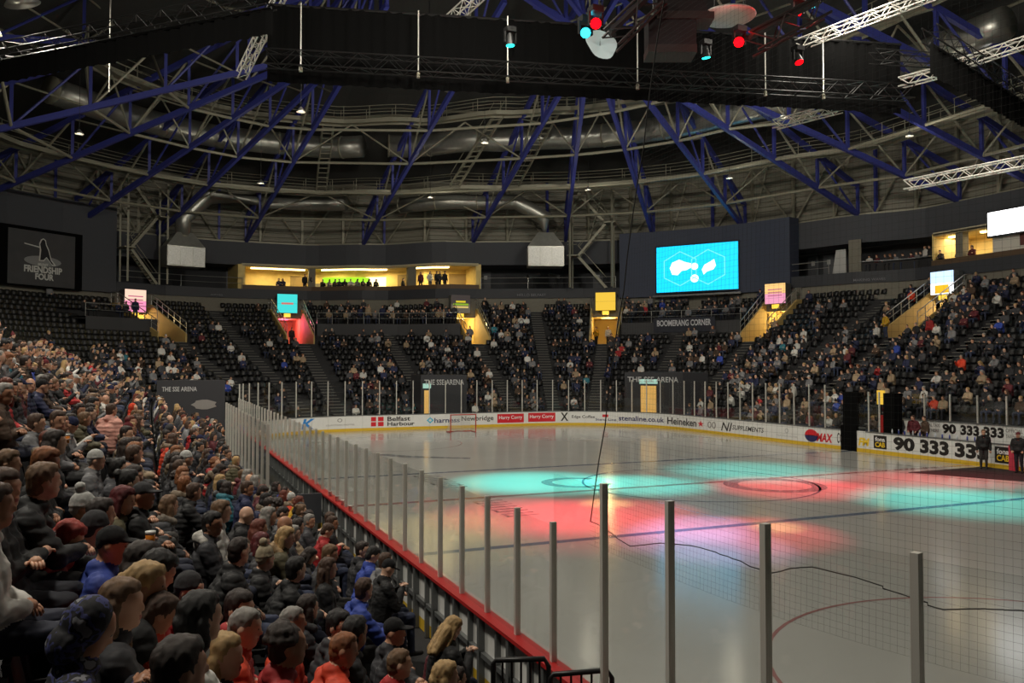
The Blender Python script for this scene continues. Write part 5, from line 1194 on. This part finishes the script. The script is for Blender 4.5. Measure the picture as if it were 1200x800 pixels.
# ---- who sits where: hand placed people near the camera, by the image position of the head
FLOORHEAD = 1.25
def seat_from_px(px, py, hh=FLOORHEAD, kmax=NROW):
    best = None
    for k in range(kmax):
        z = rowz(k) + hh; d = ray(px, py)
        if abs(d[2]) < 1e-6: continue
        t = (z - CAMZ) / d[2]
        if t <= .5: continue
        q = CAM + d * t; r_ = inv(q[0], q[1])
        if r_ is None or not (2 < r_[0] < 75): continue
        e_ = abs(r_[1] - (rowo(r_[0], k) + .45 * (D(r_[0]) - O0) / NROW))
        kk = (r_[1] - O0) / (D(r_[0]) - O0) * NROW
        if best is None or e_ < best[0]: best = (e_, k, r_[0], min(max(kk, k + .2), k + 1.0))
    return best
HAND = [  # px, py, style, hair/hat, coat, pose, extras
    (8, 594, 'short', 'brown', 'white', 0, {}), (9, 574, 'short', 'brown', 'black', 3, {}), (22, 563, 'short', 'light brown', 'black', 1, {}), (86, 598, 'bobble', 'white', 'khaki', 0, {}), (105, 604, 'short', 'dark brown', 'black', 6, {}),
    (119, 587, 'long', 'dark red', 'khaki', 5, {'fur': (150, 128, 100)}), (92, 622, 'beanie', 'dark grey', 'charcoal', 4, {}), (98, 641, 'cap', 'black', 'blue', 5, {}), (123, 662, 'short', 'dark brown', 'orange', 1, {}), (131, 690, 'ponytail', 'blonde', 'black', 5, {}),
    (36, 660, 'long', 'red', 'red', 2, {}), (66, 742, 'hood', 'black', 'navy', 2, {'coat_mat': M_CAMO}), (140, 742, 'long', 'light brown', 'charcoal', 3, {}), (188, 792, 'short', 'dark brown', 'black', 0, {}),
    (166, 582, 'cap', 'dark grey', 'black', 3, {}), (186, 594, 'bob', 'light brown', 'dark grey', 4, {'fur': (120, 110, 98)}), (242, 615, 'short', 'black', 'charcoal', 3, {'fur': (190, 186, 178)}), (273, 604, 'bald', 'grey', 'black', 5, {}), (259, 600, 'long', 'light brown', 'white', 0, {}),
    (282, 620, 'long', 'auburn', 'brown', 1, {}), (264, 648, 'buzz', 'dark brown', 'black', 4, {}), (192, 684, 'long', 'black', 'red', 2, {}), (212, 694, 'beanie', 'dark grey', 'charcoal', 3, {}), (178, 706, 'long', 'dark brown', 'grey', 0, {}), (187, 726, 'bob', 'black', 'white', 1, {}),
    (201, 744, 'short', 'brown', 'orange', 2, {'scale': .88}), (253, 738, 'buzz', 'grey', 'orange', 5, {}), (250, 772, 'bob', 'blonde', 'charcoal', 3, {}), (289, 765, 'short', 'dark brown', 'red', 7, {}), (322, 760, 'curly', 'dark brown', 'red', 0, {}), (331, 731, 'buzz', 'grey', 'orange', 0, {}),
    (375, 764, 'buzz', 'ginger', 'orange', 5, {}), (399, 744, 'short', 'black', 'black', 4, {}), (405, 770, 'short', 'black', 'charcoal', 7, {}), (457, 780, 'buzz', 'light brown', 'red', 0, {}), (455, 742, 'cap', 'black', 'charcoal', 3, {}), (516, 738, 'long', 'blonde', 'black', 2, {}), (556, 742, 'curly', 'brown', 'maroon', 2, {'scale': .85}),
    (511, 796, 'bob', 'blonde', 'charcoal', 0, {}), (404, 692, 'short', 'brown', 'blue', 1, {}), (288, 573, 'short', 'brown', 'navy', 3, {}), (338, 588, 'bob', 'auburn', 'mustard', 1, {}), (319, 616, 'bald', 'grey', 'charcoal', 5, {}), (308, 606, 'long', 'grey', 'black', 0, {}), (359, 611, 'short', 'grey', 'dark grey', 3, {}),
    (374, 622, 'short', 'brown', 'red', 2, {}), (390, 608, 'short', 'brown', 'white', 7, {}), (406, 612, 'short', 'brown', 'black', 3, {}), (371, 650, 'short', 'light brown', 'charcoal', 5, {}), (377, 667, 'long', 'brown', 'black', 0, {}), (300, 638, 'bob', 'dark red', 'charcoal', 3, {}), (298, 656, 'bobble', 'cream', 'black', 4, {}),
    (323, 638, 'bob', 'blonde', 'khaki', 5, {'fur': (150, 122, 84)}), (321, 668, 'short', 'black', 'black', 1, {}), (432, 650, 'short', 'black', 'blue', 2, {}), (445, 643, 'short', 'dark brown', 'charcoal', 3, {}), (459, 656, 'short', 'brown', 'grey', 1, {}), (470, 664, 'cap', 'black', 'black', 2, {}),
    (25, 543, 'short', 'ginger', 'black', 5, {}), (54, 520, 'long', 'dark brown', 'charcoal', 0, {}), (12, 497, 'short', 'brown', 'grey', 6, {}), (48, 462, 'short', 'grey', 'brown', 3, {}), (105, 540, 'beanie', 'white', 'grey', 0, {}), (150, 560, 'long', 'dark brown', 'black', 3, {})]
occ = []       # (k, s) of taken places
people = []    # dicts of seats taken
for h in HAND:
    b = seat_from_px(h[0], h[1])
    if b is None: continue
    _, k, s, kk = b; p = np.array(rowp(s, kk))
    for _try in range(6):
        if all(np.linalg.norm(np.array(rowp(s2, k2)) - p) > .3 for k2, s2 in occ): break
        s += .1; p = np.array(rowp(s, kk))
    occ.append((kk, s)); people.append((k, s, h, kk))
# ---- all seats
def scale_at(s, k):
    a, b = np.array(rowp(s - .1, k + .5)), np.array(rowp(s + .1, k + .5)); return np.linalg.norm(b - a) / .2
def blocked(s, k):
    for q, h in VOM:
        if abs(q - s) < h + half_ds(s, k, .45) and k >= KF: return True
    for a in AISLE:
        if abs(a - s) < half_ds(s, k, .72): return True
    for (p0, p1) in PLAT:
        if p0 < s < p1 and 15 <= k <= 18: return True
    q_ = rowp(s, k + .5)
    if q_[0] > 15 and q_[0] < 18.2 and -10.5 < q_[1] < 5.6: return True
    if -17.2 < q_[0] < -15 and -5.3 < q_[1] < 9.9: return True
    if xa - .4 < q_[0] < xb + .4 and YB - .5 < q_[1] < YB + 2.6: return True
    for (p0, p1) in TUN:
        if p0 < s < p1 and k <= 4: return True
    return False
PLAT = [(s_out(a, 9.5), s_out(b, 9.5)) for a, b in ((35, 138), (358, 522), (735, 895))]
TUN = [(s_in(a, 2, 1.6, 55, 110) - .4, s_in(b, 2, 1.6, 55, 110) + .4) for a, b in ((493, 547), (732, 800))]
SEATS = []
for k in range(NROW):
    s = 11.0
    while s < 128:
        s += .54 / scale_at(s, k)
        if blocked(s, k): continue
        p = rowp(s, k + .55, rowz(k)); pr_ = proj((p[0], p[1], p[2] + .8))
        if pr_[2] < 1.2 or not (-60 < pr_[0] < 1260) or pr_[1] > 900: continue
        SEATS.append((k, s, p, pr_[2]))
def facing(s): x, y, nx, ny = rink(s); return math.atan2(-ny, -nx) - PI / 2
R2 = random.Random(5)
def region(px, py, s, k):
    """share of taken seats, read off the photograph"""
    if s < 60:      # left stand
        if py < 405 and px < 60: return .25
        if 150 < px < 235 and 575 < py < 705: return .06
        if py < 440 and px > 60: return .35
        return .93
    if px < 235: return .04 if py < 398 and px < 215 else (.45 if 408 < py < 440 else (.25 if py < 500 else .5))
    if px < 330: return .38 if 375 < py < 408 else (.03 if py < 375 else (.12 if py < 432 else .3))
    if px < 380: return .3
    if px < 440: return .28 if py < 440 else .55
    if px < 530: return .42 if py > 385 else .3
    if px < 640: return .35 if py < 395 else .52
    if px < 700: return .3 if py < 390 else .5
    if px < 860: return .6 if py < 372 else (.42 if py < 425 else .3)
    if px < 930: return .25 if py < 380 else .6
    if px < 1060: return (.05 if py < 352 else .3) if py < 378 else .68
    return .62 if py > 352 else .6
HEADS = [proj((rowp(s, kk)[0], rowp(s, kk)[1], rowz(k) + 1.25)) for k, s, h, kk in people]
taken = []
for (k, s, p, dpt) in SEATS:
    if s < 40 and any(math.hypot(rowp(s2, k2)[0] - p[0], rowp(s2, k2)[1] - p[1]) < .52 for k2, s2 in occ): continue
    hx, hy, hz = proj((p[0], p[1], p[2] + 1.25))
    if dpt < 3.6 or (s < 30 and hy > 560 and hx > 420): # keep the view in front of the camera as in the photo
        if dpt < 3.6 or R2.random() < .45: continue
    # do not cover the hand placed heads
    if s < 60 and dpt < 14 and any(abs(hx - q[0]) < 130 / dpt and -10 < hy - q[1] < 330 / dpt and dpt < q[2] - .3 for q in HEADS): continue
    if R2.random() < region(hx, hy, s, k) * (1.0 if s < 60 else .8): taken.append((dpt, k, s, p, hx, hy))
taken.sort(key=lambda t: t[0])
N_IND = 300 - len(people) - 40
ind = [t for t in taken if t[0] < 200 and 0 <= t[4] <= 1200 and t[5] < 815][:N_IND]; ind_set = set(id(t) for t in ind); rest = [t for t in taken if id(t) not in ind_set]
def loc_words(k, s): return 'row %s of the left stand' % ['one', 'two', 'three', 'four', 'five', 'six', 'seven', 'eight', 'nine', 'ten', 'eleven', 'twelve', 'thirteen', 'fourteen', 'fifteen', 'sixteen', 'seventeen', 'eighteen', 'nineteen', 'twenty', 'twenty-one', 'twenty-two'][k]
plan = []
for k, s, h, kk in people: plan.append((k, s, dict(kk=kk, style=h[2], col=h[3], coat=h[4], pose=h[5], **h[6])))
for t in ind:
    st = pick(STYLEW, R2); kn = st in ('beanie', 'bobble', 'cap')
    plan.append((t[1], t[2], dict(style=st, col=R2.choice(list(HATC)) if kn else pick(HAIRW, R2), coat=pick(COATW, R2), pose=R2.choices(range(9), [3, 3, 2, 2, 2, 2, 1, 2, .6])[0], scale=R2.uniform(.9, 1.05), fur=R2.choice([None, None, None, 1, 1, (120, 104, 84)]))))
byrow = {}
for k, s, d_ in plan: byrow.setdefault(k, []).append(s)
for k in byrow: byrow[k].sort()
for k, s, d_ in plan:
    st = d_['style']; kn = st in ('beanie', 'bobble', 'cap', 'hood'); p = rowp(s, d_.get('kk', k + .62), rowz(k)); n_ = byrow[k].index(s) + 1
    lab = 'person in %s, %s, %s, %s from near end' % (d_['coat'] + (' camouflage' if d_.get('coat_mat') else ''), article(st, d_['col'], d_['col']), loc_words(k, s).replace(' of the', ','), ordinal(n_))
    person(p, facing(s) + R2.uniform(-.12, .12), d_['pose'], d_['coat'], st, d_['col'] if not kn else 'brown', d_['col'] if kn and d_['col'] in HATC else 'black', d_.get('scale', 1.0), lab, fur=d_.get('fur'), coat_mat=d_.get('coat_mat'))
for k, s, d_ in plan:
    if d_.get('kk') and d_['pose'] == 6:
        pl, fd = BODY[6][3][1]; q = Rz(facing(s)) @ pl + np.array(rowp(s, d_['kk'], rowz(k)))
        e = empty('beer_cup', tuple(q)); tag(e, 'plastic cup of amber beer held up by the person in ' + d_['coat'], 'cup', 'held beer cups')
        MB().lathe((0, 0, -.06), [(.03, 0), (.038, .1)], 12).build('beer', mat('beer', lin(206, 120, 40), .2), e, True); MB().lathe((0, 0, .04), [(.039, 0), (.041, .025)], 12).build('foam', M_WHITE, e, True)
# woman in the pink jacket standing in the aisle
def standing_at(px, py_head, **kw):
    b = seat_from_px(px, py_head, 1.62, 5); return rowp(b[2], b[3], rowz(b[1])), b[2]
p, s = standing_at(71, 481); person(p, facing(s) + .9, 10, 'pink', 'short', 'brown', label='person standing in pale pink padded jacket and dark trousers, back turned', group='standing spectators')
# staff on the carpet by the bench
person((14.25, -2.15, .02), 2.3, 9, 'black', 'short', 'light brown', label='person in black tracksuit standing on the carpet by the bench', group='people on the ice')
person((14.3, -3.75, .02), 1.9, 10, 'black', 'cap', hat='maroon', label='person in dark clothes beside the red gate post at the edge', group='people on the ice')
for i, (y, c) in enumerate(((4.2, 'charcoal'), (3.3, 'maroon'), (2.6, 'brown'))):
    person((16.3, y, .3), PI / 2 + RNG.uniform(-.4, .4), 9 + i % 2, c, 'short', 'brown', label='person in %s standing inside the team bench box' % c, group='people in the bench box')
# silhouettes in the suite and at the entrances
def stand_on(px, o, z, pose, coat, lab, group, face=0.0, style='short', hair='dark brown'):
    s = s_out(px, z + 1, o); person(out(s, o, z), facing(s) + face, pose, coat, style, hair, label=lab, group=group)
for i, (px, c, st) in enumerate(((357, 'black', 'short'), (366, 'charcoal', 'short'), (493, 'maroon', 'long'), (504, 'white', 'long'), (511, 'black', 'short'), (515, 'charcoal', 'short'), (521, 'black', 'short'))):
    stand_on(px, .75, ZC, 9 + i % 2, c, 'person in %s standing at the yellow suite front, %s from left' % (c, ordinal(i + 1)), 'people in the yellow suite', R2.uniform(-1, 1), st)
for i, px in enumerate((326, 331, 378, 386, 392, 398, 404, 411, 418, 425, 432, 440, 472)):
    stand_on(px, 1.0, ZC - .15, i % 6, pick(COATW, R2), 'person sitting inside the yellow suite, %s from left' % ordinal(i + 1), 'people in the yellow suite', R2.uniform(-1, 1), pick(STYLEW[:5], R2))
for i, (vi, off_s, o, c, lab) in enumerate(((0, .4, -2.6, 'black', 'person in black standing in the entrance below the pink sign'), (0, -.3, -2.0, 'charcoal', 'second person in the entrance below the pink sign'), (1, -.25, -1.4, 'black', 'person in black at left in the red lit entrance'), (1, .25, -1.6, 'charcoal', 'person in charcoal at right in the red lit entrance'),
        (2, .2, -3.0, 'grey', 'person in grey standing in the yellow entrance behind the goal'), (3, -.7, -1.0, 'mustard', 'steward in yellow at the left of the plain yellow entrance'), (3, .1, -.6, 'white', 'person in white inside the plain yellow entrance'), (5, -.6, -6.0, 'mustard', 'steward in yellow at the foot of the right entrance wall'))):
    s = VOM[vi][0] + off_s * VOM[vi][1]; person(out(s, o, ZV), facing(s) + R2.uniform(-.6, .6), 9 + i % 3, c, 'short', 'brown', label=lab, group='people in the stand entrances')
for i, (px, c) in enumerate(((1098, 'black'), (1104, 'charcoal'), (1125, 'black'), (1140, 'maroon'))):
    stand_on(px, .9, ZC - .15, i, c, 'person sitting in the white lit suite at right, %s from left' % ordinal(i + 1), 'people in the white suite')
p = rowp(s_out(1170, 8), 13.5, rowz(13)); person(p, facing(s_out(1170, 8)), 9, 'red', 'long', 'brown', label='person in red coat standing in the right stand', group='standing spectators')

# ---- the many far spectators: real bodies, merged because nobody could pick out each one
def tri_data(me):
    me.calc_loop_triangles(); v = np.empty(len(me.vertices) * 3); me.vertices.foreach_get('co', v); t = np.empty(len(me.loop_triangles) * 3, np.int32); me.loop_triangles.foreach_get('vertices', t)
    m = np.empty(len(me.loop_triangles), np.int32); me.loop_triangles.foreach_get('material_index', m); return v.reshape(-1, 3), t.reshape(-1, 3), m
LOWB = [tri_data(b[1]) for b in BODY]; LOWH = {k: tri_data(h[1]) for k, h in HAIR.items()}
def bulk_mesh(name, items, label, cat, parts_fn, m):
    VV, TT, CC = [], [], []; n = 0
    for it in items:
        for v, t, c in parts_fn(it): VV.append(v); TT.append(t + n); CC.append(c); n += len(v)
    if not VV: return
    V = np.concatenate(VV); T = np.concatenate(TT); C = np.concatenate(CC)
    me = bpy.data.meshes.new(name); me.vertices.add(len(V)); me.vertices.foreach_set('co', V.ravel()); me.loops.add(T.size); me.loops.foreach_set('vertex_index', T.ravel().astype(np.int32))
    me.polygons.add(len(T)); me.polygons.foreach_set('loop_start', np.arange(0, T.size, 3, dtype=np.int32)); me.polygons.foreach_set('loop_total', np.full(len(T), 3, np.int32))
    at = me.attributes.new('Col', 'FLOAT_COLOR', 'FACE'); at.data.foreach_set('color', np.concatenate([C, np.ones((len(C), 1))], 1).ravel())
    me.materials.append(m); me.update(); me.validate(); o = link(name, me); tag(o, label, cat, kind='stuff'); return o
M_CROWD = mat('crowd_cloth', source='attr', rough=.75)
SKINS = [lin(206, 160, 132)[:3], lin(190, 142, 114)[:3], lin(214, 172, 146)[:3]]; TROUS = [lin(28, 30, 40)[:3], lin(22, 22, 24)[:3], lin(44, 52, 76)[:3]]
FARCOAT = [('black', 26), ('charcoal', 16), ('navy', 9), ('dark grey', 12), ('grey', 10), ('white', 10), ('brown', 6), ('red', 1.8), ('orange', .4), ('blue', 1.2), ('maroon', 3), ('teal', .6), ('beige', 7)]
def person_parts(it):
    dpt, k, s, p, hx, hy = it; po = R2.choices(range(9), [3, 2, 2, 2, 2, 2, 1, 2, 1])[0]; v, t, m = LOWB[po]; a = facing(s) + R2.uniform(-.2, .2); R_ = Rz(a) * R2.uniform(.92, 1.06); q = np.array(rowp(s, k + .62, rowz(k)))
    coat = np.array(lin(*COATC[pick(FARCOAT, R2)])[:3]) * R2.uniform(.8, 1.3); pal = np.array([coat, R2.choice(TROUS), R2.choice(SKINS), (.01, .01, .01), (.3, .1, .1), (.02, .02, .02)])
    yield v @ R_.T + q, t, pal[m]
    st = pick(STYLEW, R2)
    if st != 'bald':
        hv, ht, hm = LOWH[st]; M4 = np.array(BODY[po][2]); hv = hv @ M4[:3, :3].T + M4[:3, 3]
        col = np.array(lin(*(HATC[R2.choice(list(HATC))] if st in ('beanie', 'bobble', 'cap') else HAIRC[pick(HAIRW, R2)]))[:3]); yield hv @ R_.T + q, ht, np.repeat(col[None], len(ht), 0)
extra = []
for (p0, p1) in PLAT:   # rows of people on the platforms
    for s in frange(p0 + .3, p1 - .3, .42):
        for o_, pr_ in ((.7, .55), (1.7, .6)):
            if R2.random() < pr_: extra.append((s, o_))
bulk_mesh('far_spectators', [t for t in rest if t[2] >= 60 and t[4] < 715], 'crowd of far spectators in the seats behind the goal', 'crowd', person_parts, M_CROWD)
bulk_mesh('far_spectators', [t for t in rest if t[2] >= 60 and t[4] >= 715], 'crowd of far spectators in the right hand stand', 'crowd', person_parts, M_CROWD)
bulk_mesh('far_spectators', [t for t in rest if t[2] < 60], 'crowd of farther spectators at the far end of the left stand', 'crowd', person_parts, M_CROWD)
def plat_parts(it):
    s, o_ = it; po = R2.choice((0, 1, 2, 3, 9)); v, t, m = LOWB[po]; R_ = Rz(facing(s) + R2.uniform(-.3, .3)); q = np.array(off(s, rowo(s, 16) + o_, rowz(16) + 1.0)) if o_ > -50 else np.array(out(s, .7, ZC - .05))
    coat = np.array(lin(*COATC[pick(FARCOAT, R2)])[:3]); pal = np.array([coat, R2.choice(TROUS), R2.choice(SKINS), (.01, .01, .01), (.3, .1, .1), (.02, .02, .02)]); yield v @ R_.T + q, t, pal[m]
    hv, ht, hm = LOWH['short']; M4 = np.array(BODY[po][2]); hv = hv @ M4[:3, :3].T + M4[:3, 3]; yield hv @ R_.T + q, ht, np.repeat(np.array(lin(*HAIRC[pick(HAIRW, R2)])[:3])[None], len(ht), 0)
CONC = [(s_out(px, 12.5), -99) for px in range(1012, 1088, 5) if R2.random() < .7]
extra += CONC
bulk_mesh('platform_spectators', extra, 'crowd of spectators on the railed viewing platforms', 'crowd', plat_parts, M_CROWD)

# ================================================================== SEATS
def seat_meshes():
    pan = MB(); n = 5
    for sx in (0,):
        V = []
        for j in range(n): t = j / (n - 1); y = -.16 + .34 * t; zt_ = .43 + .02 * math.cos(t * PI); V += [(-.22, y, zt_ - .05), (.22, y, zt_ - .05), (.22, y, zt_), (-.22, y, zt_)]
        Fc = []
        for j in range(n - 1): a, b = 4 * j, 4 * j + 4; Fc += [(a, b, b + 3, a + 3)[::-1], (a + 1, a + 2, b + 2, b + 1)[::-1], (a + 3, b + 3, b + 2, a + 2)[::-1], (a, a + 1, b + 1, b)[::-1]]
        Fc += [(0, 1, 2, 3), (4 * n - 1, 4 * n - 2, 4 * n - 3, 4 * n - 4)]; pan.add(V, Fc)
    back = MB(); V = []
    for j in range(5):
        t = j / 4; z = .42 + .42 * t; y = -.2 - .09 * t; w = .22 * (1 - .14 * t ** 3); V += [(-w, y - .02, z), (w, y - .02, z), (w, y + .025, z), (-w, y + .025, z)]
    Fc = []
    for j in range(4): a, b = 4 * j, 4 * j + 4; Fc += [(a, a + 1, b + 1, b), (a + 1, a + 2, b + 2, b + 1), (a + 2, a + 3, b + 3, b + 2), (a + 3, a, b, b + 3)]
    Fc += [(3, 2, 1, 0), (16, 17, 18, 19)]; back.add(V, Fc)
    leg = MB().box((-.03, -.22, 0), (.03, -.14, .42)).box((-.24, -.2, .36), (.24, -.14, .4)); arm = MB().box((-.26, -.24, .56), (-.23, .08, .6))
    return pan, back, leg, arm
pan, back, leg, arm = seat_meshes()
SM = [('seat_pan', pan.mesh('seat_pan', M_SEAT)), ('backrest', back.mesh('backrest', M_SEAT)), ('pedestal', leg.mesh('pedestal', M_BTRUSS)), ('armrest', arm.mesh('armrest', M_SEAT))]
near_seats = sorted([t for t in SEATS if t[3] > 1.5 and 0 <= proj((t[2][0], t[2][1], t[2][2] + .8))[0] <= 640], key=lambda t: t[3])[:300]; nset = set((t[0], t[1]) for t in near_seats); cnt = {}
for k, s, p, dpt in sorted(near_seats, key=lambda t: (t[0], t[1])):
    cnt[k] = cnt.get(k, 0) + 1; e = empty('stadium_seat', rowp(s, k + .62, rowz(k)), facing(s)); tag(e, 'black plastic stadium seat, %s, %s seat from near end' % (loc_words(k, s), ordinal(cnt[k])), 'seat', 'black seats in the left stand')
    for nm, me in SM: link(nm, me, e)
SD = []
for mbx in (pan, back):
    me = mbx.mesh('tmp', M_SEAT); SD.append(tri_data(me))
def seat_parts(t):
    k, s, p, dpt = t; R_ = Rz(facing(s)); q = np.array(rowp(s, k + .62, rowz(k)))
    for j, (v, tt, m) in enumerate(SD):
        if j == 0 : v = np.stack([v[:, 0], -.12 + (v[:, 2] - .43) * 1.0, .44 + (v[:, 1] + .16)], 1)   # tipped up
        yield v @ R_.T + q, tt, np.zeros((len(tt), 3)) + .012
far_seats = [t for t in SEATS if (t[0], t[1]) not in nset]
o = bulk_mesh('far_seats', far_seats, 'rows of empty black tip-up seats filling the far stands', 'seats', seat_parts, M_SEAT)

# a long ledge in front of the people on the right hand concourse
s0, s1 = s_out(1008, 12.5), s_out(1089, 12.5)
e = empty('counter_ledge', out((s0 + s1) / 2, .2, ZC)); tag(e, 'long narrow counter ledge on the right hand concourse', 'counter')
Lx(slab(MB(), s0, s1, .0, .4, ZC + .75, ZC + .82), e).build('counter_top', M_GRAIL, e); Lx(slab(MB(), s0, s1, .25, .3, ZC - .05, ZC + .75), e).build('counter_panel', M_DARK, e)
# pieces that belong to a part hang below that part
SUB = {'hexagon_edge': 'screen_face', 'map_shape': 'screen_face', 'round_shape': 'screen_face', 'banner_lettering': 'banner_cloth', 'player_outline': 'banner_cloth', 'player_figure': 'banner_cloth', 'stick': 'banner_cloth', 'ice_patch': 'banner_cloth', 'sign_stripe': 'sign_face',
       'lens': 'head', 'lettering': 'wall', 'emblem': 'wall', 'door': 'wall', 'joint_band': 'duct_tube', 'hook_block': 'rod', 'grille': 'hood_box', 'wall_panel': 'back_wall', 'green_sign': 'back_wall', 'bar_display': 'back_wall', 'strip_light': 'suite_ceiling', 'passage_lamp': 'passage',
       'armrest': 'backrest', 'foam': 'beer', 'notice': 'door_leaf', 'lens_hood': 'lamp_body', 'wall_sign': 'white_wall', 'brace_strut': 'brace_pipe'}
stem = lambda n: n.split('.')[0]
KIDS = {}
for o in list(COL.objects):
    if o.parent is not None: KIDS.setdefault(o.parent, []).append(o)
for root, ch in KIDS.items():
    if root.parent is not None: continue
    firsts = {}
    for c in ch: firsts.setdefault(stem(c.name), c)
    for c in ch:
        w = SUB.get(stem(c.name))
        if w and w in firsts: c.parent = firsts[w]
